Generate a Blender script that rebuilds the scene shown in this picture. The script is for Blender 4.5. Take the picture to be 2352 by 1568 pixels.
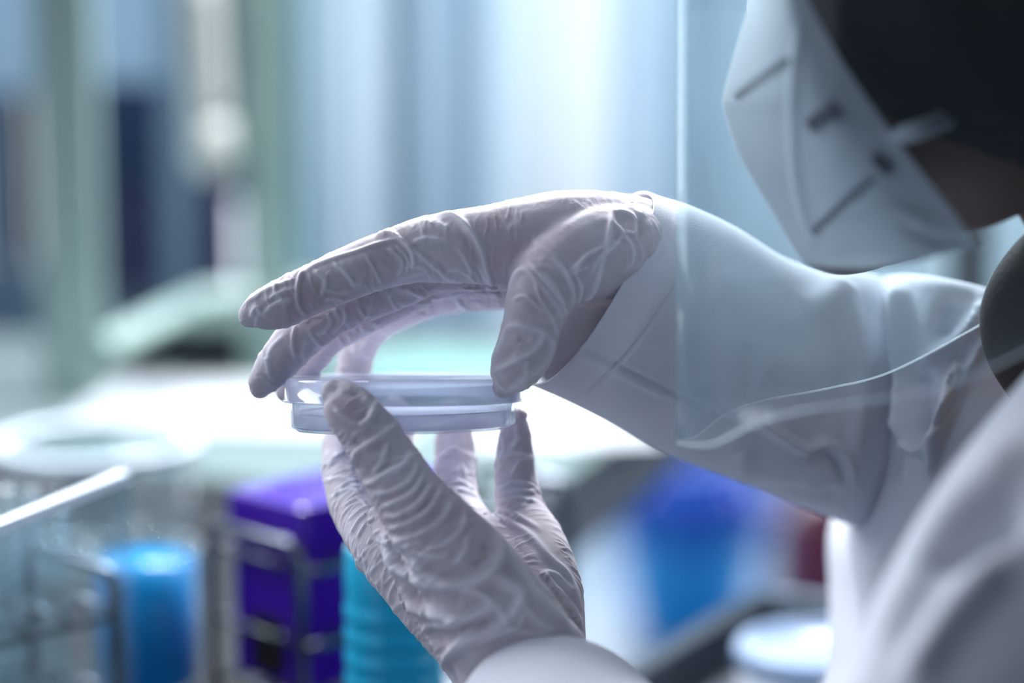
import bpy, bmesh, math, random
import numpy as np
from mathutils import Vector, Matrix

# ------------------------------------------------------------------ camera, light, exposure
for o in list(bpy.data.objects): bpy.data.objects.remove(o)
SC = bpy.context.scene
COL = SC.collection
W_, H_ = 2352, 1568
LENS, SENS = 85.0, 36.0
PITCH = math.radians(10)
CAM = np.array([0.0, 0.0, 1.34])
FW = np.array([0, math.cos(PITCH), -math.sin(PITCH)])
UP = np.array([0, math.sin(PITCH), math.cos(PITCH)])
RT = np.array([1.0, 0, 0])
K = SENS / LENS / W_
cd = bpy.data.cameras.new('camera'); cam = bpy.data.objects.new('camera', cd); COL.objects.link(cam)
cam.location = CAM; cam.rotation_euler = (math.pi/2 - PITCH, 0, 0)
cd.lens = LENS; cd.sensor_width = SENS; cd.clip_start = 0.02
cd.dof.use_dof = True; cd.dof.focus_distance = 0.937; cd.dof.aperture_fstop = 2.6
cd.dof.aperture_blades = 0
SC.camera = cam
SC.view_settings.view_transform = 'Standard'; SC.view_settings.look = 'None'
SC.view_settings.exposure = 0.32; SC.view_settings.gamma = 1.0
SC.view_settings.use_curve_mapping = False
SC.cycles.use_denoising = True
SC.cycles.transparent_max_bounces = 24
SC.cycles.max_bounces = 10
SC.cycles.sample_clamp_indirect = 6.0

def lin(c):
    return tuple(((v/255)/12.92 if v/255 <= 0.04045 else ((v/255+0.055)/1.055)**2.4) for v in c)

wd = bpy.data.worlds.new('world'); SC.world = wd; wd.use_nodes = True
bgn = wd.node_tree.nodes['Background']
bgn.inputs[0].default_value = (0.62, 0.70, 0.86, 1); bgn.inputs[1].default_value = 0.80

def area(name, loc, target, sx, sy, power, col=(0.86, 0.93, 1.0)):
    l = bpy.data.lights.new(name, 'AREA'); l.shape = 'RECTANGLE'; l.size = sx; l.size_y = sy
    l.energy = power; l.color = col
    o = bpy.data.objects.new(name, l); COL.objects.link(o); o.location = loc
    d = Vector(target) - Vector(loc); o.rotation_euler = d.to_track_quat('-Z', 'Y').to_euler()
    return o
area('ceiling_and_fill_light', (0.06, 2.2, 2.12), (0.0, 1.0, 1.15), 0.9, 0.3, 66, (0.92, 0.95, 1.0))
area('ceiling_and_fill_light', (-0.62, 1.35, 1.62), (0.0, 1.0, 1.15), 0.5, 0.5, 6, (0.92, 0.96, 1.0))  # unseen fill lamp at the upper left, added to model the glove folds
area('ceiling_and_fill_light', (0.8, 4.2, 2.7), (0.8, 4.0, 0.0), 1.6, 0.6, 12)
area('window_daylight', (0.5, 5.3, 1.5), (0.5, 1.0, 1.25), 5.4, 2.2, 165, (0.93, 0.97, 1.0))

# ------------------------------------------------------------------ helpers
def P(px, py, d):
    return CAM + d*FW + (px-1176)*K*d*RT - (py-784)*K*d*UP
def ray(px, py):
    return FW + (px-1176)*K*RT - (py-784)*K*UP
def Pz(px, py, z):
    r = ray(px, py); t = (z-CAM[2])/r[2]; return CAM + t*r
def Py(px, py, y):
    r = ray(px, py); return CAM + (y/r[1])*r
def to_px(co):
    q = co - CAM; d = q@FW
    return 1176 + (q@RT)/(K*d), 784 - (q@UP)/(K*d), d
def S(o, label=None, cat=None, group=None, kind=None):
    if label: o['label'] = label
    if cat: o['category'] = cat
    if group: o['group'] = group
    if kind: o['kind'] = kind
    return o
def empty(name, loc, label=None, cat=None, group=None, rz=0, parent=None):
    o = bpy.data.objects.new(name, None); COL.objects.link(o); o.location = loc
    o.rotation_euler = (0, 0, rz); o.empty_display_size = 0.02
    if parent: o.parent = parent
    return S(o, label, cat, group)
def mesh_obj(name, verts, faces, mat=None, parent=None, smooth=True):
    me = bpy.data.meshes.new(name)
    me.from_pydata([tuple(v) for v in verts], [], faces); me.update()
    o = bpy.data.objects.new(name, me); COL.objects.link(o)
    if mat: me.materials.append(mat)
    if smooth: me.polygons.foreach_set('use_smooth', [True]*len(me.polygons))
    if parent: o.parent = parent
    return o
def bm_obj(name, bm, mat=None, parent=None, smooth=False):
    me = bpy.data.meshes.new(name); bm.normal_update(); bm.to_mesh(me); bm.free()
    o = bpy.data.objects.new(name, me); COL.objects.link(o)
    if mat: me.materials.append(mat)
    if smooth: me.polygons.foreach_set('use_smooth', [True]*len(me.polygons))
    if parent: o.parent = parent
    return o
def box(bm, c, s, rz=0.0, bev=0.0):
    r = bmesh.ops.create_cube(bm, size=1.0)
    vs = r['verts']
    bmesh.ops.scale(bm, vec=s, verts=vs)
    if bev > 0:
        es = list({e for v in vs for e in v.link_edges})
        rr = bmesh.ops.bevel(bm, geom=es, offset=bev, segments=2, affect='EDGES', profile=0.7)
        vs = list({v for f in rr['faces'] for v in f.verts} | {v for v in vs if v.is_valid})
    if rz: bmesh.ops.rotate(bm, cent=(0, 0, 0), matrix=Matrix.Rotation(rz, 3, 'Z'), verts=vs)
    bmesh.ops.translate(bm, vec=c, verts=vs)
    return vs
def box_obj(name, c, s, mat, parent=None, rz=0.0, bev=0.0):
    bm = bmesh.new(); box(bm, c, s, rz, bev); return bm_obj(name, bm, mat, parent)
def bar(bm, a, b, r, n=8):
    a = Vector(a); b = Vector(b); d = b-a
    m = Matrix.Translation((a+b)/2) @ d.to_track_quat('Z', 'Y').to_matrix().to_4x4()
    bmesh.ops.create_cone(bm, cap_ends=True, segments=n, radius1=r, radius2=r, depth=d.length, matrix=m)
def lathe(name, prof, mat, parent=None, n=64, loc=(0, 0, 0), rot=None):
    verts = []; faces = []; m = len(prof)
    for i in range(n):
        a = 2*math.pi*i/n
        for r, z in prof:
            v = Vector((max(r, 1e-5)*math.cos(a), max(r, 1e-5)*math.sin(a), z))
            if rot is not None: v = rot @ v
            verts.append(v + Vector(loc))
    for i in range(n):
        j = (i+1) % n
        for k in range(m-1):
            faces.append((i*m+k, j*m+k, j*m+k+1, i*m+k+1))
    return mesh_obj(name, verts, faces, mat, parent)
def curve_tube(name, pts, r, mat, parent=None, n=8, closed=False):
    pts = [np.array(p, float) for p in pts]; verts = []; faces = []
    N = len(pts); T = []
    for i in range(N):
        a = pts[(i-1) % N] if (closed or i > 0) else pts[i]
        b = pts[(i+1) % N] if (closed or i < N-1) else pts[i]
        t = b-a; T.append(t/np.linalg.norm(t))
    u = np.cross(T[0], [0.3, 0.2, 1.0]); u /= np.linalg.norm(u)
    for i in range(N):
        u = u - T[i]*(u@T[i]); u /= np.linalg.norm(u); w = np.cross(T[i], u)
        for k in range(n):
            a = 2*math.pi*k/n; verts.append(pts[i]+r*(math.cos(a)*u+math.sin(a)*w))
    for i in range(N if closed else N-1):
        for k in range(n):
            j = (i+1) % N
            faces.append((i*n+k, i*n+(k+1) % n, j*n+(k+1) % n, j*n+k))
    if not closed:
        faces.append(tuple(range(n))[::-1]); faces.append(tuple((N-1)*n+k for k in range(n)))
    return mesh_obj(name, verts, faces, mat, parent)
def crom(pts, n):
    """Catmull-Rom through pts (any dimension), n samples per segment"""
    p = np.array(pts, float); p = np.vstack([2*p[0]-p[1], p, 2*p[-1]-p[-2]]); out = []
    for i in range(1, len(p)-2):
        for t in np.linspace(0, 1, n, endpoint=False):
            a, b, c, d = p[i-1], p[i], p[i+1], p[i+2]
            out.append(0.5*((2*b)+(c-a)*t+(2*a-5*b+4*c-d)*t*t+(3*b-a-3*c+d)*t**3))
    out.append(p[-2]); return np.array(out)

# ------------------------------------------------------------------ materials
def new_mat(name):
    m = bpy.data.materials.new(name); m.use_nodes = True
    nt = m.node_tree; b = nt.nodes['Principled BSDF']
    return m, nt, b
def pmat(name, rgb, rough=0.5, metal=0.0, trans=0.0, ior=1.45, bump=0.0, scale=200.0, var=0.0, vscale=8.0, emit=0.0, spec=0.5):
    m, nt, b = new_mat(name)
    c = lin(rgb)
    b.inputs['Base Color'].default_value = (*c, 1); b.inputs['Roughness'].default_value = rough
    b.inputs['Metallic'].default_value = metal; b.inputs['Transmission Weight'].default_value = trans
    b.inputs['IOR'].default_value = ior; b.inputs['Specular IOR Level'].default_value = spec
    if emit: b.inputs['Emission Color'].default_value = (*c, 1); b.inputs['Emission Strength'].default_value = emit
    tc = nt.nodes.new('ShaderNodeTexCoord')
    if var:
        n = nt.nodes.new('ShaderNodeTexNoise'); n.inputs['Scale'].default_value = vscale
        n.inputs['Detail'].default_value = 4
        nt.links.new(tc.outputs['Object'], n.inputs['Vector'])
        mx = nt.nodes.new('ShaderNodeMix'); mx.data_type = 'RGBA'
        mx.inputs['A'].default_value = (*[v*(1-var) for v in c], 1)
        mx.inputs['B'].default_value = (*[min(1, v*(1+var)) for v in c], 1)
        nt.links.new(n.outputs['Fac'], mx.inputs['Factor']); nt.links.new(mx.outputs['Result'], b.inputs['Base Color'])
    if bump:
        n2 = nt.nodes.new('ShaderNodeTexNoise'); n2.inputs['Scale'].default_value = scale
        n2.inputs['Detail'].default_value = 3
        nt.links.new(tc.outputs['Object'], n2.inputs['Vector'])
        bp = nt.nodes.new('ShaderNodeBump'); bp.inputs['Strength'].default_value = bump; bp.inputs['Distance'].default_value = 0.001
        nt.links.new(n2.outputs['Fac'], bp.inputs['Height']); nt.links.new(bp.outputs['Normal'], b.inputs['Normal'])
    return m
def clear_mat(name, *args, back=0.5, **kw):
    return _clear(name, *args, back=back, **kw)
def _clear(name, tint=(1, 1, 1), haze=0.06, hazecol=(0.9, 0.95, 1), ior=1.45, rough=0.03, edge=0.35, fres=0.6, back=0.5):
    """thin clear plastic: mostly see-through, glossy by angle, a little milky"""
    m = bpy.data.materials.new(name); m.use_nodes = True; nt = m.node_tree; nt.nodes.clear()
    out = nt.nodes.new('ShaderNodeOutputMaterial')
    tr = nt.nodes.new('ShaderNodeBsdfTransparent'); tr.inputs[0].default_value = (*tint, 1)
    df = nt.nodes.new('ShaderNodeBsdfTranslucent'); df.inputs[0].default_value = (*hazecol, 1)
    d2 = nt.nodes.new('ShaderNodeBsdfDiffuse'); d2.inputs[0].default_value = (*hazecol, 1)
    gl = nt.nodes.new('ShaderNodeBsdfGlossy'); gl.inputs['Roughness'].default_value = rough
    m0 = nt.nodes.new('ShaderNodeMixShader'); m0.inputs[0].default_value = back
    nt.links.new(df.outputs[0], m0.inputs[1]); nt.links.new(d2.outputs[0], m0.inputs[2])
    lw = nt.nodes.new('ShaderNodeLayerWeight'); lw.inputs['Blend'].default_value = 0.25
    ma = nt.nodes.new('ShaderNodeMath'); ma.operation = 'MULTIPLY_ADD'
    ma.inputs[1].default_value = edge; ma.inputs[2].default_value = haze
    nt.links.new(lw.outputs['Facing'], ma.inputs[0])
    pw = nt.nodes.new('ShaderNodeMath'); pw.operation = 'MINIMUM'; pw.inputs[1].default_value = 0.97
    nt.links.new(ma.outputs[0], pw.inputs[0])
    m1 = nt.nodes.new('ShaderNodeMixShader'); nt.links.new(pw.outputs[0], m1.inputs[0])
    nt.links.new(tr.outputs[0], m1.inputs[1]); nt.links.new(m0.outputs[0], m1.inputs[2])
    p5 = nt.nodes.new('ShaderNodeMath'); p5.operation = 'POWER'; p5.inputs[1].default_value = 4.0
    lf = nt.nodes.new('ShaderNodeLayerWeight'); lf.inputs['Blend'].default_value = 0.5
    nt.links.new(lf.outputs['Facing'], p5.inputs[0])
    fr = nt.nodes.new('ShaderNodeMath'); fr.operation = 'MULTIPLY_ADD'; fr.inputs[1].default_value = fres; fr.inputs[2].default_value = ((ior-1)/(ior+1))**2
    nt.links.new(p5.outputs[0], fr.inputs[0])
    m2 = nt.nodes.new('ShaderNodeMixShader'); nt.links.new(fr.outputs[0], m2.inputs[0])
    nt.links.new(m1.outputs[0], m2.inputs[1]); nt.links.new(gl.outputs[0], m2.inputs[2])
    nt.links.new(m2.outputs[0], out.inputs[0])
    return m
def glove_mat():
    m, nt, b = new_mat('white_latex_glove')
    b.inputs['Roughness'].default_value = 0.80
    b.inputs['Specular IOR Level'].default_value = 0.45
    b.inputs['Subsurface Weight'].default_value = 0.25; b.inputs['Subsurface Radius'].default_value = (1.0, 0.8, 0.7); b.inputs['Subsurface Scale'].default_value = 0.002
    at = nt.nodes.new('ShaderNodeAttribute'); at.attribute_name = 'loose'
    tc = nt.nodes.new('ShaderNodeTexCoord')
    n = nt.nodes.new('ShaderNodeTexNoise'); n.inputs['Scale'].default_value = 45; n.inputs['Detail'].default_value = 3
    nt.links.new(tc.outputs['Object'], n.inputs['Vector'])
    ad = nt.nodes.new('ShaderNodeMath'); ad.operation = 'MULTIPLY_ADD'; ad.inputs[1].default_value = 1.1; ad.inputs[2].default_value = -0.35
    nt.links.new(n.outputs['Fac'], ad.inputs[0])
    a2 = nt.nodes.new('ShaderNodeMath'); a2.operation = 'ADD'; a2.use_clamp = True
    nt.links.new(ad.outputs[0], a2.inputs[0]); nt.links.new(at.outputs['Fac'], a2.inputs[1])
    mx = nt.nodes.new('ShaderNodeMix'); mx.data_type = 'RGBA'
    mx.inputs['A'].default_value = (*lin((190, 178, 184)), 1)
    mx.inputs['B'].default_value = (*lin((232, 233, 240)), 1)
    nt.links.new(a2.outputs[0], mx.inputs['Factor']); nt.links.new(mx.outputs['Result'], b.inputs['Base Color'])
    n2 = nt.nodes.new('ShaderNodeTexNoise'); n2.inputs['Scale'].default_value = 1400; n2.inputs['Detail'].default_value = 2
    n3 = nt.nodes.new('ShaderNodeTexNoise'); n3.inputs['Scale'].default_value = 260; n3.inputs['Detail'].default_value = 4
    n3.inputs['Distortion'].default_value = 0.6
    nt.links.new(tc.outputs['Object'], n2.inputs['Vector']); nt.links.new(tc.outputs['Object'], n3.inputs['Vector'])
    ad3 = nt.nodes.new('ShaderNodeMath'); ad3.operation = 'MULTIPLY_ADD'; ad3.inputs[1].default_value = 0.25
    nt.links.new(n2.outputs['Fac'], ad3.inputs[0]); nt.links.new(n3.outputs['Fac'], ad3.inputs[2])
    bp = nt.nodes.new('ShaderNodeBump'); bp.inputs['Strength'].default_value = 0.35; bp.inputs['Distance'].default_value = 0.0005
    nt.links.new(ad3.outputs[0], bp.inputs['Height']); nt.links.new(bp.outputs['Normal'], b.inputs['Normal'])
    return m

M = {}
M['glove'] = glove_mat()
M['skin'] = pmat('skin', (120, 84, 72), 0.5, bump=0.2, scale=600, var=0.1, vscale=40)
M['cloth'] = pmat('white_cotton_coat', (216, 218, 226), 0.8, bump=0.25, scale=1800, var=0.03, vscale=60)
M['stitch'] = pmat('grey_seam_thread', (150, 152, 162), 0.9)
M['hair'] = pmat('black_hair', (4, 5, 7), 0.55, spec=0.15, var=0.3, vscale=90)
M['mask'] = pmat('white_nonwoven_mask', (206, 210, 214), 0.85, bump=0.25, scale=900, var=0.03, vscale=80)
M['ink'] = pmat('dark_grey_print', (70, 74, 84), 0.8)
M['visor'] = clear_mat('clear_visor_plastic', (0.90, 0.935, 0.945), 0.028, (0.75, 0.86, 0.95), 1.35, 0.12, 0.04, 0.07)
M['visor_highlight'] = clear_mat('visor_edge_highlight', (0.95, 0.98, 1), 0.55, (0.95, 0.98, 1), 1.5, 0.05, 0.3)
M['lid'] = clear_mat('frosted_polystyrene', (0.93, 0.95, 1), 0.42, (0.90, 0.92, 1.0), 1.5, 0.08, 0.3, back=0.3)
M['dish'] = clear_mat('clear_polystyrene', (0.96, 0.98, 1), 0.07, (0.9, 0.94, 1), 1.5, 0.03, 0.5)
M['agar'] = clear_mat('milky_agar', (0.9, 0.9, 1), 0.7, (0.95, 0.95, 1.0), 1.4, 0.2, 0.1, back=0.35)
M['sweater'] = pmat('dark_brown_knit', (62, 56, 54), 0.9, bump=0.6, scale=500)
M['glass'] = clear_mat('lab_glass', (0.93, 0.97, 0.98), 0.01, (0.8, 0.9, 0.95), 1.45, 0.03, 0.08, 0.6)
M['acrylic'] = clear_mat('clear_acrylic', (0.86, 0.92, 0.94), 0.005, (0.8, 0.9, 0.95), 1.35, 0.03, 0.03, 0.12)
M['acrylic_edge'] = pmat('polished_acrylic_edge', (225, 238, 248), 0.3)
M['chrome'] = pmat('chrome_wire', (105, 110, 118), 0.2, metal=1.0)
M['steel'] = pmat('stainless_steel', (150, 160, 170), 0.28, metal=1.0, bump=0.1, scale=80)
M['darksteel'] = pmat('dark_steel_edge', (40, 50, 60), 0.35, metal=0.6)
M['cyan'] = pmat('cyan_liquid', (0, 150, 215), 0.08, trans=0.25, ior=1.33)
M['cyan2'] = pmat('cyan_bottle_plastic', (40, 185, 225), 0.12, trans=0.2, ior=1.4)
M['purple'] = pmat('purple_plastic', (58, 6, 150), 0.2)
M['black'] = pmat('black_plastic', (10, 10, 14), 0.4)
M['bench'] = pmat('pale_bench_top', (104, 120, 120), 0.8, spec=0.15, var=0.05, vscale=5)
M['cabinet'] = pmat('grey_cabinet', (130, 145, 158), 0.45)
M['floor'] = pmat('grey_vinyl_floor', (120, 136, 150), 0.35, var=0.08, vscale=3)
M['wall'] = pmat('blue_grey_wall', (150, 172, 190), 0.8)
M['post'] = pmat('pale_green_aluminium', (150, 174, 168), 0.5, var=0.04, vscale=3)
M['post2'] = pmat('grey_green_aluminium', (138, 158, 150), 0.45)
M['teal'] = pmat('teal_glass_edge', (40, 120, 138), 0.3)
M['cream'] = pmat('cream_plastic', (196, 200, 194), 0.6)
M['navy'] = pmat('navy_panel', (16, 38, 68), 0.5)
M['indigo'] = pmat('indigo_panel', (38, 44, 74), 0.5)
M['slate'] = pmat('slate_panel', (92, 116, 134), 0.5)
M['ltblue'] = pmat('light_blue_panel', (140, 168, 190), 0.5)
M['darkteal'] = pmat('dark_teal_cabinet', (8, 26, 34), 0.4)
M['blue'] = pmat('blue_bin_liner', (0, 84, 190), 0.2)
M['blue2'] = pmat('blue_bin_plastic', (0, 140, 215), 0.25)
M['maroon'] = pmat('maroon_plastic', (96, 30, 62), 0.4)
M['white'] = pmat('white_plastic', (226, 232, 240), 0.3)
M['lidblue'] = pmat('pale_blue_lid', (140, 160, 190), 0.3)
M['sky'] = pmat('daylight_pane', (238, 242, 250), 0.4, emit=1.4)

# ------------------------------------------------------------------ room shell
BZ = 0.92
S(box_obj('floor', (0, 2.6, -0.02), (7, 7.2, 0.04), M['floor']), kind='structure')
S(box_obj('wall_back', (0, 5.75, 1.4), (7, 0.1, 2.84), M['wall']), kind='structure')
win = box_obj('window_1', (0.75, 5.68, 1.45), (2.9, 0.03, 2.1), M['sky']); S(win, kind='structure')
bm = bmesh.new()
for x in (-0.7, 0.75, 2.2): box(bm, (x, 5.65, 1.45), (0.06, 0.05, 2.2))
for z in (0.38, 2.52): box(bm, (0.75, 5.65, z), (2.96, 0.05, 0.06))
bm_obj('window_frame', bm, M['white'], win)

S(box_obj('shade_wall_right', (0.95, 0.75, 1.4), (0.08, 2.9, 2.8), pmat('dark_shade_wall', (30, 36, 42), 0.8)), kind='structure')  # unseen dark wall, added to block world light from the right
S(box_obj('shade_wall_front', (0.0, -0.75, 1.4), (1.9, 0.08, 2.8), pmat('dark_shade_wall', (40, 48, 56), 0.8)), kind='structure')  # dark wall behind the camera, added to cut frontal world light
S(box_obj('shade_ceiling', (0.0, 0.1, 2.75), (1.95, 1.75, 0.06), pmat('grey_shade_ceiling', (70, 80, 90), 0.8)), kind='structure')  # unseen slab over the camera side, added to keep overhead light off the near arm
# made-up strips behind the bench; their tints paint the background's bright and dim bands
CY = 2.95
cols = [((206, 222, 232), 690, 800), ((222, 232, 240), 790, 905), ((160, 182, 200), 893, 965), ((205, 220, 234), 955, 1045),
        ((176, 198, 216), 1035, 1100), ((214, 228, 240), 1090, 1185), ((238, 244, 252), 1175, 1290), ((240, 246, 253), 1280, 1400),
        ((222, 234, 246), 1390, 1480), ((206, 222, 236), 1470, 1560), ((176, 200, 216), 1550, 1660), ((200, 216, 228), 1650, 1800),
        ((214, 226, 238), 1790, 1960), ((230, 240, 250), 1950, 2110), ((236, 244, 252), 2100, 2186), ((228, 240, 250), 2262, 2420)]
look = ['soft blue', 'paler blue', 'narrow deeper blue', 'light blue', 'narrow greyish blue', 'whitish blue', 'brightest white', 'bright white',
        'faint blue white', 'pale blue white', 'grey blue', 'greyish white', 'hazy white', 'white', 'white', 'white']
where = ['next to the teal glass edge', 'second from the teal glass edge', 'above the raised knuckles', 'above the back of the upper glove', 'above the middle of the upper hand',
         'above the upper hand', 'above the wrist of the upper hand', 'above the glove cuff', 'left of the face shield', 'against the left edge of the face shield', 'seen through the front of the shield',
         'just left of the mask tip', 'mostly behind the mask', 'behind the chin of the mask', 'left of the dark pipe under the mask', 'right of the dark pipe beside the neck']
for i, (c, x0, x1) in enumerate(cols):
    a = Py(x0, 400, CY)[0]; b_ = Py(x1, 400, CY)[0]
    c = (c[0]+(c[2]-c[0])*0.3, c[1]+(c[2]-c[1])*0.38, c[2])
    m, nt, b = new_mat('light_band_tint')
    nt.nodes.remove(b); out = nt.nodes['Material Output']
    tl = nt.nodes.new('ShaderNodeBsdfTranslucent'); df = nt.nodes.new('ShaderNodeBsdfDiffuse')
    tl.inputs[0].default_value = (*[min(.97, v*1.05) for v in lin(c)], 1); df.inputs[0].default_value = (*lin(c), 1)
    mx = nt.nodes.new('ShaderNodeMixShader'); mx.inputs[0].default_value = 0.45
    nt.links.new(tl.outputs[0], mx.inputs[1]); nt.links.new(df.outputs[0], mx.inputs[2]); nt.links.new(mx.outputs[0], out.inputs[0])
    n = 9; vs = []; fs = []; yy = CY + (0.012 if i % 2 else -0.012)
    z0, z1 = 0.76, 1.95
    for side in (0, 1):
        for k in range(n):
            t = k/(n-1); x = a + (b_-a)*t; y = yy - 0.006*math.sin(math.pi*t) + side*0.003
            vs += [(x, y, z0), (x, y, z1)]
    for s_ in (0, 1):
        o_ = s_*2*n
        for k in range(n-1):
            f = (o_+2*k, o_+2*k+2, o_+2*k+3, o_+2*k+1); fs.append(f if s_ == 0 else f[::-1])
    for k in range(n-1):
        fs.append((2*k, 2*n+2*k, 2*n+2*k+2, 2*k+2)); fs.append((2*k+1, 2*k+3, 2*n+2*k+3, 2*n+2*k+1))
    fs.append((0, 1, 2*n+1, 2*n)); e = 2*(n-1); fs.append((e, 2*n+e, 2*n+e+1, e+1))
    o = mesh_obj('light_band_strip', vs, fs, m)
    S(o, f'{look[i]} hanging curtain strip {where[i]}', 'curtain', 'stand-in light band strips behind the bench')
a = Py(690, 400, CY)[0]; b_ = Py(2420, 400, CY)[0]
S(box_obj('band_strip_rail', ((a+b_)/2, CY, 1.965), (b_-a, 0.05, 0.03), M['steel']), 'added steel rail above the frame that carries the stand-in background strips', 'rail')
bm = bmesh.new(); q = Py(2228, 620, 1.75); bar(bm, (q[0], 1.75, 0), (q[0], 1.75, 2.2), 0.016, 24)
S(bm_obj('standing_pipe', bm, M['darkteal'], smooth=True), 'dark vertical pipe seen under the mask through the scratched shield', 'pipe')

# ------------------------------------------------------------------ the bench
ER = [Pz(1000, 1568, BZ), Pz(1240, 1130, BZ), Pz(1470, 965, BZ)]
e0, e1 = Pz(1240, 1135, BZ), Pz(1445, 985, BZ)
dr = (e1-e0)/np.linalg.norm(e1-e0)
nr, fr_ = e0 - dr*(e0[1]-0.98)/dr[1], e0 + dr*(2.42-e0[1])/dr[1]
def prism(bm, poly, z0, z1):
    b0 = [bm.verts.new((p[0], p[1], z0)) for p in poly]; b1 = [bm.verts.new((p[0], p[1], z1)) for p in poly]
    n = len(poly); bm.faces.new(b0[::-1]); bm.faces.new(b1)
    for i in range(n): bm.faces.new((b0[i], b0[(i+1) % n], b1[(i+1) % n], b1[i]))
bench = empty('lab_bench', (-0.5, 1.7, 0), 'long pale lab bench with a dark right edge running away behind the hands', 'bench')
bench_parent = lambda o: setattr(o, 'location', (0.5, -1.7, 0))
def child(o, root):
    o.parent = root; o.location = Vector(o.location) - Vector(root.location); return o
ms = nr + dr*(1.66-nr[1])/dr[1]
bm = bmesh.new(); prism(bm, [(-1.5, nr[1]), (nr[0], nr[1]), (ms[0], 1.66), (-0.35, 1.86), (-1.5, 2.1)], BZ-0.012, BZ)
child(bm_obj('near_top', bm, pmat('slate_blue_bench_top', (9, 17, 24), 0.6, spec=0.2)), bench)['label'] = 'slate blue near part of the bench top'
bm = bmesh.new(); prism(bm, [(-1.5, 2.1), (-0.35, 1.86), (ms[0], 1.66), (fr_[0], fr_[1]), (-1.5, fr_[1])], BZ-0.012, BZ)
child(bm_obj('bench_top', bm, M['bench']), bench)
bm = bmesh.new(); prism(bm, [(nr[0]-0.02, nr[1]), (nr[0]+0.006, nr[1]), (fr_[0]+0.006, fr_[1]), (fr_[0]-0.02, fr_[1])], BZ-0.065, BZ-0.0121)
child(bm_obj('edge_band', bm, M['darksteel']), bench)
for (lx, ly) in ((nr[0]-0.09, nr[1]+0.06), (e1[0]-0.12, e1[1]-0.02), (-1.4, nr[1]+0.06), (-1.4, 2.35)):
    child(box_obj('leg', (lx, ly, (BZ-0.066)/2), (0.04, 0.04, BZ-0.066), M['steel'], bev=0.003), bench)
def on_bench(px, py): return Pz(px, py, BZ)
# papers and a small yellow-cornered sheet lying on the bench
def sheet(px, py, w, h, rz, mat, label, z=0.0):
    q = on_bench(px, py)
    o = box_obj('paper_sheet', (q[0], q[1], BZ+0.0012+z), (w, h, 0.002), mat, rz=rz); S(o, label, 'paper'); return o
M['paper'] = pmat('white_paper', (196, 202, 204), 0.7)
M['green'] = pmat('pale_green_card', (116, 160, 152), 0.6)
M['yellow'] = pmat('yellow_note', (236, 206, 120), 0.6)
sheet(1250, 960, 0.15, 0.22, 0.2, M['paper'], 'white sheet on the bench behind the right end of the petri dish')
sheet(600, 935, 0.3, 0.2, -0.1, M['paper'], 'white sheet on the bench left of the petri dish')
sheet(985, 880, 0.2, 0.30, -0.45, M['green'], 'pale green card on the bench seen between upper hand and dish')
sheet(1272, 925, 0.035, 0.05, 0.3, M['yellow'], 'small yellow note on a white sheet beside the thumb', 0.003)
# made-up chrome knob, added for a bright blur spot at the bench edge
q = Pz(1262, 1066, BZ+0.02)
lathe_knob = lathe('glint_knob', [(0, 0), (0.012, 0), (0.012, 0.012), (0.008, 0.02), (0, 0.023)], M['chrome'], n=20, loc=(q[0]-0.012, q[1], BZ+0.0005))
S(lathe_knob, 'made-up shiny knob for the bright spot on the dark bench edge right of the fingers', 'knob')

# ------------------------------------------------------------------ hood behind the bench (left background)
def slab(name, x0, x1, y0, y1, Y, th, mat, parent=None, ybase=None):
    """upright panel whose front face covers the pixel box x0..x1, y0..y1 at world distance Y"""
    a = Py(x0, (y0+y1)/2, Y); b = Py(x1, (y0+y1)/2, Y); zt = Py(x0, y0, Y)[2]; zb = Py(x0, y1, Y)[2]
    return box_obj(name, ((a[0]+b[0])/2, Y+th/2, (zt+zb)/2), (b[0]-a[0], th, zt-zb), mat, parent, bev=0.0015)
hood = empty('fume_hood', (-0.35, 2.3, BZ), 'pale green framed hood with dark glass panels at the back left', 'hood')
def hp(o): return child(o, hood)
Ya = 2.10; pa = Py(162, 500, Ya)
hp(box_obj('post', (pa[0]-0.0, Ya, (BZ+1.75)/2), (0.052, 0.03, 1.75-BZ), M['post'], bev=0.003))
hp(box_obj('post', (Py(612, 500, 2.2)[0], 2.215, (BZ+1.75)/2), (0.048, 0.03, 1.75-BZ), M['post'], bev=0.003))
hp(box_obj('post', (Py(590, 500, 2.25)[0], 2.25, 1.62), (0.05, 0.02, 0.24), M['post2'], bev=0.003))
hp(slab('glass_edge', 656, 704, -100, 800, 2.3, 0.02, M['teal']))
hp(slab('side_strip', 636, 666, -100, 800, 2.33, 0.02, M['indigo']))
hp(slab('rear_post', 372, 436, -100, 860, 2.5, 0.02, M['slate']))
hp(slab('upper_panel', -150, 372, -200, 205, 2.62, 0.02, M['ltblue']))
hp(slab('dark_panel', 214, 376, 190, 640, 2.6, 0.02, M['navy']))
hp(slab('lower_panel', 214, 540, 455, 660, 2.59, 0.008, M['indigo']))
hp(slab('middle_panel', 434, 545, -150, 460, 2.61, 0.02, M['indigo']))
hp(slab('side_window', -10, 68, 215, 600, 2.58, 0.02, M['darkteal']))
hp(slab('side_panel', -200, 90, 600, 860, 2.66, 0.02, M['slate']))
hp(slab('foot_panel', 90, 620, 650, 800, 2.66, 0.02, M['slate']))
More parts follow.
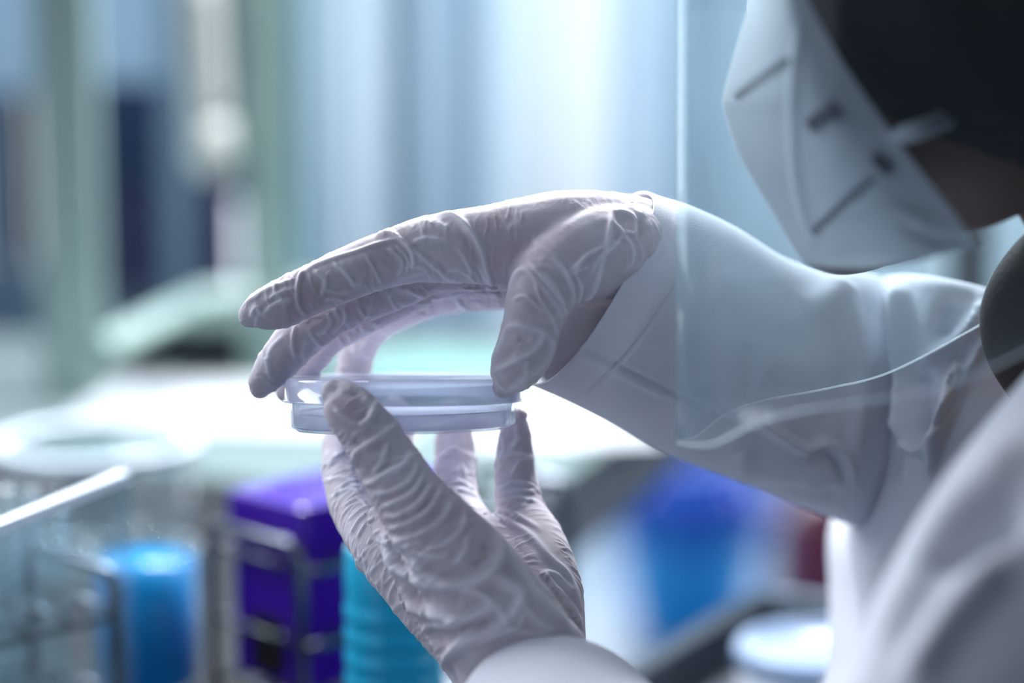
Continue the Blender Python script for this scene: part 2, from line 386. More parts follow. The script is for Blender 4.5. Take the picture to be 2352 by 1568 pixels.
# sash ledge: a raised pale frame with a dark slot below it
lz = BZ + 0.075
a1, a2, a3 = Pz(235, 800, lz), Pz(455, 690, lz), Pz(700, 665, lz)
bm = bmesh.new(); bar(bm, a1, a2, 0.012, 4); bar(bm, a2, a3, 0.012, 4)
hp(bm_obj('sash_ledge', bm, M['post'])); 
q0, q1 = Pz(240, 860, BZ+0.001), Pz(620, 850, BZ+0.001)
hp(box_obj('slot_box', ((q0[0]+q1[0])/2, q0[1]+0.07, BZ+0.022), (q1[0]-q0[0], 0.1, 0.042), M['darkteal'], bev=0.004))
hp(box_obj('shelf_plate', (Pz(560, 770, BZ+0.05)[0], 2.26, BZ+0.05), (0.13, 0.12, 0.012), M['post'], bev=0.003))
# hanging cream hose with a rounded white nozzle
hose = empty('hanging_hose', Py(480, 340, 2.15), 'cream hose hanging before the hood with a rounded white nozzle', 'hose')
pts = [Py(455, -120, 2.15), Py(460, 0, 2.15), Py(466, 120, 2.15), Py(474, 230, 2.15), Py(480, 300, 2.15)]
t = curve_tube('tube', pts, 0.019, M['cream'], n=16); child(t, hose)
qn = Py(484, 345, 2.15)
nz = lathe('nozzle', [(0, -0.026), (0.014, -0.022), (0.022, -0.006), (0.021, 0.010), (0.019, 0.028), (0, 0.03)], M['cream'], n=24, loc=qn); child(nz, hose)

# ------------------------------------------------------------------ glassware and racks (left foreground of the bench)
D1 = np.array([0.7071, 0.7071, 0]); D2 = np.array([-0.7071, 0.7071, 0])
def wire_rack(B, L, Wd, H, label, levels, name='tube_rack'):
    """B: corner (near right), long axis D1, short axis D2"""
    root = empty(name, (B[0], B[1], BZ), label, 'rack', 'chrome wire test tube racks')
    def pt(u, v, z): return Vector((u*D1[0]+v*D2[0], u*D1[1]+v*D2[1], z))
    for (u) in (0, L):
        path = [(u, 0, 0.002), (u, 0, H-0.008), (u, 0.003, H-0.002), (u, 0.009, H), (u, Wd-0.009, H), (u, Wd-0.003, H-0.002), (u, Wd, H-0.008), (u, Wd, 0.002)]
        curve_tube('end_frame', [pt(*p) for p in path], 0.0032, M['chrome'], root, 10)
    for z in levels:
        bm = bmesh.new()
        n = 4
        for k in range(n): v = Wd*k/(n-1); bar(bm, pt(0, v, z), pt(L, v, z), 0.0022, 8)
        m = int(L/0.025)
        for k in range(m+1): u = L*k/m; bar(bm, pt(u, 0, z+0.003), pt(u, Wd, z+0.003), 0.0013, 6)
        bm_obj('wire_shelf', bm, M['chrome'], root, True)
    for u in (0, L):
        for v in (0, Wd):
            f = lathe('foot', [(0, 0), (0.005, 0), (0.005, 0.004), (0, 0.006)], M['black'], root, 12, pt(u, v, 0))
    return root
Bc = Pz(690, 1256, BZ+0.1)
wire_rack(Bc, 0.20, 0.074, 0.10, 'empty chrome wire rack around the purple box', (0.085, 0.045, 0.012))
Lc = Pz(262, 1314, BZ+0.1); LL = 0.24
Lb = Lc - D1*LL
wire_rack(Lb, LL, 0.074, 0.10, 'chrome wire rack full of glass test tubes at the lower left', (0.078, 0.035, 0.012))
# test tubes
tube0 = None
for i in range(9):
    for j in range(3):
        u = 0.0125+0.025*i+0.0; v = 0.0123 + 0.0247*j
        p = np.array([Lb[0], Lb[1], 0]) + D1*u + D2*v
        jit = 0.004*math.sin(i*2.3+j*1.7)
        if tube0 is None:
            prof = [(0, 0.0), (0.004, 0.0012), (0.0066, 0.005), (0.0072, 0.010), (0.0072, 0.116), (0.0085, 0.118), (0.0085, 0.120), (0.0062, 0.120), (0.0062, 0.010), (0.005, 0.004), (0, 0.0018)]
            o = lathe('test_tube', prof, M['glass'], n=20); tube0 = o
        else:
            o = tube0.copy(); COL.objects.link(o)
        o.location = (p[0], p[1], BZ+0.0165+jit)
        nth = ['nearest the viewer', 'second from the near end', 'third from the near end', 'fourth from the near end', 'in the middle', 'fourth from the far end', 'third from the far end', 'second from the far end', 'nearest the cyan beaker'][i]
        S(o, f"clear test tube {nth}, {['right', 'middle', 'left'][j]} row of the left rack", 'test tube', 'clear test tubes in the left rack')
# purple box inside the right rack
pb = np.array([Bc[0], Bc[1], 0]) + D1*0.062 + D2*0.037
pbx = empty('purple_box', (pb[0], pb[1], BZ+0.0165), 'glossy purple plastic box standing inside the empty chrome rack', 'box')
box_obj('body', (0, 0, 0.040), (0.108, 0.058, 0.078), M['purple'], pbx, math.radians(45), 0.003)
box_obj('lid', (0, 0, 0.0905), (0.112, 0.062, 0.022), M['purple'], pbx, math.radians(45), 0.004)
lb = D1*-0.0547
box_obj('front_label', (lb[0]-0.0, lb[1], 0.022), (0.0012, 0.026, 0.032), M['black'], pbx, math.radians(45))
# lavender floor of glossy tray behind rack
# cyan beaker
def vessel(name, px, zt, dist, rpx, label, cat, mats, liquid_top, ribs=False):
    q = np.array([0, 0, 0.0]); x = (px-1176)*K*(dist/math.cos(PITCH)); 
    root = empty(name, (x, dist, BZ+0.0003), label, cat)
    r = rpx*K*(dist/math.cos(PITCH)); h = zt-BZ
    prof = [(0, 0), (r*0.94, 0), (r, 0.004), (r, h-0.003), (r+0.002, h), (r-0.001, h), (r-0.0018, h-0.004), (r-0.0018, 0.005), (r*0.92, 0.002), (0, 0.002)]
    if ribs:
        prof = [(0, 0), (r*0.94, 0)]
        k = 9
        for i in range(k):
            z = 0.004 + (h*0.8-0.004)*i/k; dz = (h*0.8-0.004)/k
            prof += [(r, z+dz*0.15), (r, z+dz*0.7), (r*0.965, z+dz*0.85), (r*0.965, z+dz)]
        prof += [(r*0.99, h*0.84), (r*0.97, h*0.97), (r*0.9, h), (0, h)]
        lathe('body', prof, mats[0], root, 48)
        lathe('cap', [(0, h+0.0005), (r*0.86, h+0.0005), (r*0.86, h+0.007), (r*0.8, h+0.009), (0, h+0.009)], M['white'], root, 32)
    else:
        lathe('body', prof, mats[0], root, 48)
        lathe('liquid', [(0, 0.0025), (r-0.004, 0.0025), (r-0.0025, 0.006), (r-0.0025, liquid_top), (0, liquid_top)], mats[1], root, 48)
    return root
vessel('glass_beaker', 322, 1.0, 1.285, 128, 'round beaker of cyan liquid behind the left test tube rack', 'beaker', (M['glass'], M['cyan']), 0.072)
vessel('ribbed_bottle', 900, 1.05, 1.10, 118, 'ribbed cyan bottle directly behind the lower hand', 'bottle', (M['cyan2'],), 0, True)
# big glass basin
zb_ = 1.0; qb = Pz(222, 1012, zb_)
basin = empty('glass_basin', (qb[0], qb[1], BZ), 'wide round glass basin with a bright rim behind the acrylic sheet', 'basin')
rb = 222*K*qb[1]*1.02
lathe('wall', [(0, 0), (rb*0.85, 0), (rb*0.97, 0.012), (rb, 0.076), (rb-0.003, 0.076), (rb*0.94, 0.014), (rb*0.83, 0.003), (0, 0.003)], M['glass'], basin, 64)
curve_tube('rim', [(rb*math.cos(t), rb*math.sin(t), 0.078) for t in np.linspace(0, 2*math.pi, 64, endpoint=False)], 0.0042, M['acrylic_edge'], basin, 10, True)
# acrylic sheet standing on the bench
Kc = Pz(285, 1084, BZ+0.16); e = Pz(-60, 1224, BZ+0.16) - Kc; Ln = np.linalg.norm(e); ang = math.atan2(e[1], e[0])
ac = empty('acrylic_sheet', (Kc[0], Kc[1], BZ), 'clear upright acrylic sheet with bright polished edges at the left', 'sheet', rz=ang)
box_obj('pane', (Ln/2, 0, 0.078), (Ln-0.006, 0.004, 0.154), M['acrylic'], ac)
box_obj('top_edge', (Ln/2, 0, 0.158), (Ln, 0.006, 0.005), M['acrylic_edge'], ac)
box_obj('side_edge', (0.0, 0, 0.078), (0.004, 0.005, 0.155), M['acrylic'], ac)
box_obj('base', (Ln/2, 0, 0.004), (Ln-0.02, 0.03, 0.008), M['acrylic'], ac)

# ------------------------------------------------------------------ right lower background: bin, trolley tray, lidded pot
Yb = 4.4
def floor_pt(px, Y): return Py(px, 900, Y)[0]
bx = floor_pt(1590, Yb); br = 185*K*Yb*1.01
binr = empty('waste_bin', (bx, Yb, 0), 'blue waste bin with a shiny darker blue liner folded over its rim', 'bin')
zr = Py(1590, 1100, Yb)[2]
lathe('body', [(0, 0), (br*0.66, 0), (br*0.7, 0.01), (br*0.95, zr-0.05), (br*0.9, zr-0.05), (br*0.6, 0.01), (0, 0.01)], M['blue2'], binr, 48)
ln = lathe('liner', [(br*0.97, zr-0.09), (br*1.03, zr-0.07), (br*1.05, zr-0.02), (br*1.0, zr+0.006), (br*0.9, zr-0.01), (br*0.8, zr-0.1), (0, zr-0.16)], M['blue'], binr, 96)
rng = np.random.default_rng(5)
for v in ln.data.vertices:
    a = math.atan2(v.co.y, v.co.x); r = math.hypot(v.co.x, v.co.y)
    if r > 0.02:
        f = 1+0.035*math.sin(a*9)+0.02*math.sin(a*17+1); v.co.x *= f; v.co.y *= f; v.co.z += 0.012*math.sin(a*6+2)
mx_ = floor_pt(1905, 4.0)
cn = empty('waste_canister', (mx_, 4.0, 0), 'dark maroon canister standing on the floor under the coat sleeve', 'canister')
zc = Py(1900, 1130, 4.0)[2]
lathe('body', [(0, 0), (0.075, 0), (0.08, 0.01), (0.08, zc*0.9), (0.07, zc*0.96), (0, zc*0.96)], M['maroon'], cn, 32)
lathe('lid', [(0, zc*0.96), (0.05, zc*0.96), (0.05, zc), (0, zc)], M['maroon'], cn, 32)
q = floor_pt(1800, 4.5)
bm = bmesh.new(); bar(bm, (q, 4.5, 0), (q, 4.5, 0.75), 0.02, 12)
S(bm_obj('standing_pole', bm, M['steel'], smooth=True), 'slim pale metal pole between the blue bin and maroon canister', 'pole')
# trolley with a rimmed steel tray
TZ = 0.925
c0 = Pz(1440, 1525, TZ); c1 = Pz(1745, 1345, TZ); c2 = Pz(1960, 1338, TZ)
tdir = (c1-c0)/np.linalg.norm(c1-c0)
tr = empty('steel_trolley', (c1[0], c1[1], 0), 'steel trolley tray with dark left rim at the lower right', 'trolley')
nrm_ = np.array([tdir[1], -tdir[0], 0])
near = c1 - tdir*0.26
farr = c1 + nrm_*0.20
poly = [near, c1]
# rounded far-left corner
path = [near]
for t in np.linspace(0, 1, 8):
    a_ = c1 - tdir*0.03; b2 = c1; cc = c1 + nrm_*0.03
    path.append((1-t)**2*a_ + 2*t*(1-t)*b2 + t*t*cc)
path.append(farr)
def rim_strip(name, path, h, th, mat, z):
    vs = []; fs = []
    for i, p in enumerate(path):
        a = path[max(0, i-1)]; b = path[min(len(path)-1, i+1)]; t = (b-a)/np.linalg.norm(b-a); n = np.array([t[1], -t[0], 0])
        for (off, zz) in ((0, z-h), (0, z), (th, z), (th, z-h)):
            vs.append((p[0]+n[0]*off, p[1]+n[1]*off, zz))
    for i in range(len(path)-1):
        for k in range(4):
            fs.append((4*i+k, 4*i+(k+1) % 4, 4*i+4+(k+1) % 4, 4*i+4+k))
    fs.append((0, 3, 2, 1)); m = 4*(len(path)-1); fs.append((m, m+1, m+2, m+3))
    return mesh_obj(name, vs, fs, mat, smooth=False)
child(rim_strip('rim', path[:6], 0.03, 0.014, M['darksteel'], TZ), tr)
child(rim_strip('far_rim', path[5:], 0.02, 0.012, M['steel'], TZ), tr)
corn = [near, c1-tdir*0.01, farr, farr-tdir*0.26]
bm = bmesh.new(); prism(bm, corn[::-1], TZ-0.035, TZ-0.03); child(bm_obj('tray_floor', bm, M['steel']), tr)
for p in corn:
    bm = bmesh.new(); pp = p + (sum(corn)/4-p)*0.06; bar(bm, (pp[0], pp[1], 0), (pp[0], pp[1], TZ-0.035), 0.011, 12); child(bm_obj('leg', bm, M['steel'], smooth=True), tr)
q = Pz(1880, 1475, TZ+0.012)
pot = empty('lidded_pot', (q[0], q[1], TZ-0.0298), 'round white pot with pale blue lid on the steel trolley', 'pot')
rp = 200*K*q[1]
lathe('body', [(0, 0), (rp*0.9, 0), (rp*0.94, 0.004), (rp*0.94, 0.03), (0, 0.03)], M['white'], pot, 48)
lathe('lid', [(0, 0.0305), (rp, 0.0305), (rp, 0.038), (rp*0.95, 0.042), (rp*0.86, 0.042), (rp*0.84, 0.039), (0, 0.039)], M['lidblue'], pot, 64)

# ------------------------------------------------------------------ skinned volumes (hands, body)
class Chain:
    def __init__(s, pts, n=8):
        """pts: (px, py, depth, radius px) centre line with radii as seen from the lens"""
        a = crom(pts, n)
        s.c = np.array([P(x, y, d) for x, y, d, r in a])
        s.r = np.array([max(r, 6)*K*d for x, y, d, r in a])
        seg = np.linalg.norm(np.diff(s.c, axis=0), axis=1)
        s.s = np.concatenate([[0], np.cumsum(seg)])
        T = np.gradient(s.c, axis=0); T /= np.linalg.norm(T, axis=1)[:, None]; s.T = T
        U = []; u = np.cross(T[0], FW); u /= np.linalg.norm(u)
        for t in T:
            u = u - t*(u@t); u /= np.linalg.norm(u); U.append(u.copy())
        s.U = np.array(U); s.V = np.cross(T, s.U)
def chain_geo(ch, verts, faces, dr=0.0, n=20):
    """closed tube with round ends"""
    base = len(verts)
    rings = []
    c, r, T, U, V = ch.c, ch.r+dr, ch.T, ch.U, ch.V
    for ph in np.linspace(0, math.pi/2, 6)[:-1]:
        rings.append((c[0]-T[0]*r[0]*math.cos(ph), r[0]*math.sin(ph)+1e-5, U[0], V[0]))
    for i in range(len(c)): rings.append((c[i], r[i], U[i], V[i]))
    for ph in np.linspace(math.pi/2, 0, 6)[1:]:
        rings.append((c[-1]+T[-1]*r[-1]*math.cos(ph), r[-1]*math.sin(ph)+1e-5, U[-1], V[-1]))
    for cc, rr, u, v in rings:
        for k in range(n):
            a = 2*math.pi*k/n; verts.append(cc+rr*(math.cos(a)*u+math.sin(a)*v))
    m = len(rings)
    for i in range(m-1):
        for k in range(n):
            faces.append((base+i*n+k, base+i*n+(k+1) % n, base+(i+1)*n+(k+1) % n, base+(i+1)*n+k))
    faces.append(tuple(base+k for k in range(n))[::-1]); faces.append(tuple(base+(m-1)*n+k for k in range(n)))
def ellipsoid_geo(c, ax, verts, faces, n=24):
    base = len(verts)
    for i in range(n+1):
        ph = math.pi*i/n
        for k in range(n):
            a = 2*math.pi*k/n
            verts.append(c + ax[0]*max(math.sin(ph), 1e-3)*math.cos(a) + ax[1]*max(math.sin(ph), 1e-3)*math.sin(a) + ax[2]*math.cos(ph))
    for i in range(n):
        for k in range(n):
            faces.append((base+i*n+k, base+(i+1)*n+k, base+(i+1)*n+(k+1) % n, base+i*n+(k+1) % n))
    faces.append(tuple(base+k for k in range(n))); faces.append(tuple(base+n*n+k for k in range(n))[::-1])
def fuse(name, verts, faces, voxel, smooth_it, subsurf, mat, parent):
    o = mesh_obj(name+'_raw', verts, faces)
    bm = bmesh.new(); bm.from_mesh(o.data); bmesh.ops.recalc_face_normals(bm, faces=bm.faces); bm.to_mesh(o.data); bm.free()
    m = o.modifiers.new('r', 'REMESH'); m.mode = 'VOXEL'; m.voxel_size = voxel; m.adaptivity = 0
    if smooth_it:
        m = o.modifiers.new('s', 'SMOOTH'); m.factor = 0.5; m.iterations = smooth_it
    if subsurf:
        m = o.modifiers.new('u', 'SUBSURF'); m.levels = subsurf; m.render_levels = subsurf
    bpy.context.view_layer.update()
    dg = bpy.context.evaluated_depsgraph_get()
    me = bpy.data.meshes.new_from_object(o.evaluated_get(dg)); me.name = name
    bpy.data.objects.remove(o)
    n = bpy.data.objects.new(name, me); COL.objects.link(n)
    me.materials.clear(); me.materials.append(mat)
    me.polygons.foreach_set('use_smooth', [True]*len(me.polygons))
    if parent: n.parent = parent
    return n
def get_co(me):
    a = np.empty(len(me.vertices)*3, np.float32); me.vertices.foreach_get('co', a); return a.reshape(-1, 3).astype(float)
def get_no(me):
    a = np.empty(len(me.vertices)*3, np.float32); me.vertices.foreach_get('normal', a); return a.reshape(-1, 3).astype(float)
def set_co(me, co):
    me.vertices.foreach_set('co', co.astype(np.float32).ravel()); me.update()

def poly_dist(px, py, pl):
    best = np.full(px.shape, 1e9); tt = np.zeros(px.shape); L = 0
    seg = [math.dist(pl[i], pl[i+1]) for i in range(len(pl)-1)]; tot = sum(seg)
    for i in range(len(pl)-1):
        ax, ay = pl[i]; bx_, by = pl[i+1]; dx, dy = bx_-ax, by-ay
        t = np.clip(((px-ax)*dx+(py-ay)*dy)/(dx*dx+dy*dy+1e-9), 0, 1)
        d = np.hypot(px-ax-t*dx, py-ay-t*dy); m = d < best
        best[m] = d[m]; tt[m] = ((L+t*seg[i])/tot)[m]; L += seg[i]
    return best, tt
def drape_ridges(co, no, ridges, thick=0.014, flank=0.25):
    """raise folds along curves; only on the surface patch the curve lies on"""
    px, py, d = to_px(co)
    face = -(no@FW)
    ix = (px//10).astype(int); iy = (py//10).astype(int); key = ix*4096+iy
    order = np.argsort(d); front = {}
    ks, first = np.unique(key[order], return_index=True)
    mind = dict(zip(ks.tolist(), d[order][first].tolist()))
    dm = np.array([mind[k] for k in key.tolist()])
    ok = (face > 0.0) & (d < dm+thick)
    w = np.clip(face*2.2, 0, 1)
    disp = np.zeros(len(co)); pos = np.zeros(len(co))
    for pl, h, wd_ in ridges:
        pl = [tuple(p) for p in crom(pl, 5)] if len(pl) > 2 else pl
        xs = [p[0] for p in pl]; ys = [p[1] for p in pl]; mg = wd_*4
        sel = np.where(ok & (px > min(xs)-mg) & (px < max(xs)+mg) & (py > min(ys)-mg) & (py < max(ys)+mg))[0]
        if len(sel) == 0: continue
        dd, t = poly_dist(px[sel], py[sel], pl)
        env = np.clip(np.minimum(t, 1-t)*6+0.25, 0, 1)
        g = np.exp(-(dd/wd_)**2); g2 = np.exp(-(dd/(wd_*2.3))**2)
        a = h*env*w[sel]
        disp[sel] += a*(g*(1+flank)-flank*g2)
        if h > 0: pos[sel] = np.maximum(pos[sel], g*env*min(1.0, h/0.0006)*w[sel])
    return disp, pos
def nearest_chain(co, chains):
    n = len(co); bi = np.zeros(n, int); bk = np.zeros(n, int); bd = np.full(n, 1e9)
    for ci, ch in enumerate(chains):
        for a in range(0, n, 20000):
            q = co[a:a+20000]
            d2 = ((q[:, None, :]-ch.c[None])**2).sum(2)/(ch.r[None]**2)
            k = d2.argmin(1); dv = d2[np.arange(len(q)), k]
            m = dv < bd[a:a+20000]; idx = np.where(m)[0]+a
            bd[idx] = dv[m]; bi[idx] = ci; bk[idx] = k[m]
    return bi, bk
from mathutils import noise as mnoise
def ring_wrinkles(co, chains, specs, seed, crinkle=0.00045):
    """creases that run round each finger, at and between its joints"""
    rng = np.random.default_rng(seed)
    bi, bk = nearest_chain(co, chains)
    disp = np.zeros(len(co)); pos = np.zeros(len(co))
    for ci, ch in enumerate(chains):
        sel = np.where(bi == ci)[0]
        if ci not in specs or len(sel) == 0: continue
        k = bk[sel]; q = co[sel]-ch.c[k]
        s = ch.s[k] + (q*ch.T[k]).sum(1)
        th = np.arctan2((q*ch.V[k]).sum(1), (q*ch.U[k]).sum(1))
        L = ch.s[-1]; n, h, lo, hi = specs[ci]
        for j in range(n):
            s0 = L*(lo+(hi-lo)*rng.random()); t0 = rng.uniform(-math.pi, math.pi)
            ln_ = rng.uniform(0.5, 1.5); sl = rng.normal(0, 0.0035); cv = rng.normal(0, 0.0018)
            wd_ = rng.uniform(0.0007, 0.0015); hh = h*rng.uniform(0.4, 1.1)
            dt = (th-t0+math.pi) % (2*math.pi)-math.pi
            ds = s-(s0+sl*dt+cv*dt*dt+0.0006*np.sin(dt*5+j))
            env = np.exp(-(dt/ln_)**4)
            g = np.exp(-(ds/wd_)**2); g2 = np.exp(-(ds/(wd_*2.2))**2)
            disp[sel] += hh*env*(g*1.3-0.3*g2); pos[sel] = np.maximum(pos[sel], g*env*min(1, hh/0.0004))
        # fine crinkles of thin latex, mostly across the finger, patchy
        sc_ = s/0.0030; ct = np.cos(th)*1.3; st = np.sin(th)*1.3+ci*7.3
        nz_ = np.array([mnoise.noise((a, b, c)) for a, b, c in zip(sc_, ct, st)])
        ms_ = np.array([mnoise.noise((a, b, c)) for a, b, c in zip(sc_*0.22+9, ct*1.1, st*1.1+3)])
        rdg = np.clip(1-np.abs(nz_)*3.2, 0, 1)**1.6; mk_ = np.clip(ms_*2.2+0.35, 0, 1)
        disp[sel] += rdg*mk_*crinkle; pos[sel] = np.maximum(pos[sel], rdg*mk_*0.8)
    return disp, pos
def set_attr(me, name, val):
    a = me.attributes.new(name, 'FLOAT', 'POINT'); a.data.foreach_set('value', val.astype(np.float32))

# ---- upper hand (right hand), palm down
UH = [
 [(576,724,.934,28),(592,717,.934,43),(645,698,.934,54),(700,672,.935,55),(790,632,.936,59),(860,604,.937,62),(915,588,.938,66),(985,572,.938,76),(1130,562,.938,92),(1290,556,.94,118),(1400,566,.95,124),(1470,578,.955,122)],
 [(597,893,.957,22),(605,876,.957,35),(655,812,.956,48),(700,765,.955,50),(770,716,.955,50),(850,680,.955,52),(925,645,.955,58),(1000,600,.957,72),(1150,580,.96,88),(1300,560,.962,108),(1440,572,.965,112)],
 [(656,900,.985,24),(676,868,.985,38),(715,812,.982,44),(765,760,.98,45),(850,712,.977,48),(940,668,.975,52),(1010,625,.975,62),(1160,608,.977,80),(1300,585,.977,96),(1440,590,.977,100)],
 [(806,893,1.010,24),(810,862,1.0105,37),(824,800,1.009,40),(856,752,1.005,42),(912,712,1.0,45),(1010,672,.996,50),(1160,645,.993,64),(1300,625,.988,82),(1440,610,.982,90)],
 [(1156,890,.9245,24),(1166,872,.9245,44),(1182,845,.924,58),(1207,800,.923,67),(1222,745,.922,67),(1236,690,.921,74),(1272,630,.924,88),(1350,585,.93,105),(1440,575,.942,108)],
 [(1440,572,.957,122),(1540,632,.972,104),(1640,690,.99,96)],
]
# ---- lower hand (left hand), palm up, behind the dish
LH = [
 [(766,900,.908,28),(775,908,.908,45),(802,940,.907,58),(848,994,.905,64),(889,1060,.903,71),(935,1135,.90,80),(990,1205,.897,92),(1050,1285,.897,112),(1110,1375,.90,128),(1170,1470,.90,142),(1215,1580,.90,150)],
 [(797,935,1.008,34),(794,1000,1.003,50),(796,1060,.993,55),(808,1125,.98,60),(835,1185,.962,64),(890,1255,.942,78),(990,1350,.932,100),(1095,1450,.925,112),(1180,1560,.92,120)],
 [(905,945,1.013,34),(903,1000,1.012,44),(905,1060,1.006,50),(918,1130,.992,52),(965,1210,.968,62),(1060,1300,.945,90),(1130,1400,.935,110),(1190,1520,.925,120)],
 [(1040,948,1.011,30),(1045,1010,1.011,43),(1045,1080,1.004,47),(1050,1150,.993,50),(1080,1225,.975,64),(1140,1310,.955,86),(1180,1420,.94,110),(1205,1530,.93,120)],
 [(1188,958,.984,22),(1184,985,.984,33),(1183,1050,.984,43),(1186,1110,.984,48),(1198,1180,.976,56),(1224,1250,.963,74),(1234,1340,.945,98),(1232,1440,.93,112),(1222,1560,.92,118)],
 [(880,1190,.925,34),(955,1265,.915,78),(1050,1370,.912,108),(1140,1480,.91,128),(1190,1560,.91,130)],
 [(1215,1540,.905,150),(1255,1640,.885,150),(1330,1720,.86,165),(1480,1830,.80,200)],
]
def z1(*p): return [(500+x/2.2615, 380+y/2.2615) for x, y in p]
def z2(*p): return [(640+x/2.0967, 820+y/2.0967) for x, y in p]
def R1(h, w, *p): return (z1(*p), h*1.05/1000, w*1.25)
def R2(h, w, *p): return (z2(*p), h*1.35/1000, w*1.15)
UR = [
 R1(1.1,6,(1090,245),(1180,240),(1260,280),(1330,360),(1380,460),(1410,580),(1480,740)),
 R1(-.5,7,(1120,275),(1230,310),(1300,400),(1345,500),(1390,640)),
 R1(.5,4,(1440,740),(1400,620),(1350,520)),
 R1(1.0,5,(830,352),(900,352),(960,390),(1010,450),(1020,540)),
 R1(.8,5,(960,390),(1060,470),(1180,570),(1270,620),(1390,660)),
 R1(.5,5,(1010,400),(1100,380),(1200,400)),
 R1(-.6,10,(1040,450),(1130,500),(1230,580)),
 R1(1.0,4,(440,545),(415,620),(413,700),(430,750),(470,780)),
 R1(.6,4,(440,560),(520,510),(700,450),(870,395),(960,385)),
 R1(.55,3,(770,470),(815,540),(850,610)),
 R1(.6,4,(600,500),(640,540),(680,570),(720,640)), R1(.5,4,(560,640),(620,660),(690,650)),
 R1(.5,4,(650,540),(700,600),(760,620)), R1(.6,4,(500,540),(560,600),(540,680)),
 R1(.8,5,(170,790),(200,740),(240,770),(300,720),(400,695)),
 R1(.5,4,(110,745),(180,690),(260,640),(400,590)), R1(.5,4,(210,780),(190,860)), R1(.4,4,(250,700),(330,660),(400,640)),
 R1(.6,4,(880,430),(940,470),(960,530),(930,580)), R1(.5,3,(920,410),(980,470),(990,540),(960,570)),
 R1(.6,4,(910,600),(980,640),(1060,680),(1160,692),(1300,650)),
 R1(.5,4,(920,600),(1000,570),(1090,560)), R1(.5,4,(930,560),(1010,520),(1080,540),(1120,600)),
 R1(.5,4,(1180,570),(1250,540),(1330,590)), R1(.4,3,(1270,480),(1340,560),(1380,640)),
 R1(.5,4,(1240,420),(1300,500),(1330,600),(1400,680)),
 R1(.9,6,(1500,660),(1540,575),(1600,545),(1680,620),(1760,720),(1790,830)),
 R1(1.0,5,(1620,510),(1700,590),(1770,680),(1825,790)),
 R1(.9,5,(1750,490),(1820,570),(1850,690),(1830,790)), R1(.8,4,(1700,560),(1760,640),(1800,740)),
 R1(1.1,4,(1910,470),(1860,550),(1890,620),(1880,700),(1850,790)),
 R1(1.0,4,(1820,560),(1870,510),(1915,470),(1970,440),(2010,420)),
 R1(.9,4,(1830,570),(1880,540),(1930,520)),
 R1(1.2,5,(2050,235),(2040,300),(2020,400),(1990,520),(1960,640),(1890,740)),
 R1(1.1,5,(2050,235),(2120,245),(2165,280),(2165,350),(2110,350)),
 R1(.8,4,(2060,290),(2100,360),(2060,420),(2020,450)), R1(.8,4,(2100,360),(2150,420),(2150,500),(2100,560)),
 R1(.8,4,(2110,190),(2160,230),(2215,265)), R1(.7,4,(2140,180),(2190,225),(2215,250)),
 R1(-.9,9,(2185,280),(2190,340),(2170,420)), R1(-.7,10,(2080,280),(2120,300)), R1(-.6,9,(2060,370),(2100,400)),
 R1(.7,5,(1940,560),(1990,470),(2050,440)),
 R1(.8,6,(1480,870),(1540,830),(1640,850),(1690,870),(1655,950),(1560,1010),(1420,1080)),
 R1(-.7,10,(1560,900),(1620,910)), R1(.8,6,(1700,870),(1735,930),(1700,1020),(1600,1100),(1540,1160)),
 R1(.8,5,(1400,1050),(1440,1110),(1500,1165),(1580,1120)), R1(.6,5,(1500,850),(1470,930),(1420,1010)),
 R1(-.7,9,(1440,1020),(1490,1000),(1540,960)), R1(.5,5,(1610,1000),(1600,1100),(1560,1170)), R1(.6,4,(1530,700),(1600,680),(1700,760)),
 R1(.6,4,(1650,600),(1680,700),(1740,800),(1770,900)),
 R1(.9,4,(435,790),(400,850),(390,930),(405,1010)), R1(.6,5,(350,880),(280,950),(260,1030),(280,1100)),
 R1(.8,4,(560,750),(585,800),(560,850),(500,880)), R1(.7,4,(470,860),(530,930),(570,930)), R1(-.5,8,(450,830),(510,800),(540,790)),
 R1(.8,4,(600,700),(660,760),(640,820),(590,860)), R1(.7,4,(580,720),(630,800),(600,860)), R1(.6,4,(640,700),(740,690),(860,640)),
 R1(.6,4,(560,700),(600,690),(660,700)), R1(.5,4,(730,740),(770,780),(800,720)), R1(.5,4,(460,900),(440,980),(470,1040)),
 R1(.7,4,(740,830),(770,900),(740,950),(780,1010)), R1(.7,4,(650,850),(700,920),(720,1010)), R1(.7,4,(800,790),(850,850),(870,880)),
 R1(.5,4,(640,930),(700,960),(760,1000)), R1(.5,4,(620,1010),(660,1060)), R1(.6,4,(720,800),(780,860),(830,870)),
 R1(.6,4,(1010,760),(1120,780),(1240,750),(1250,700)), R1(.6,4,(1240,700),(1290,750)), R1(.6,4,(900,650),(900,700),(950,760)),
 R1(.5,4,(920,700),(1000,740),(1100,740)), R1(.5,4,(1330,690),(1380,730)),
]
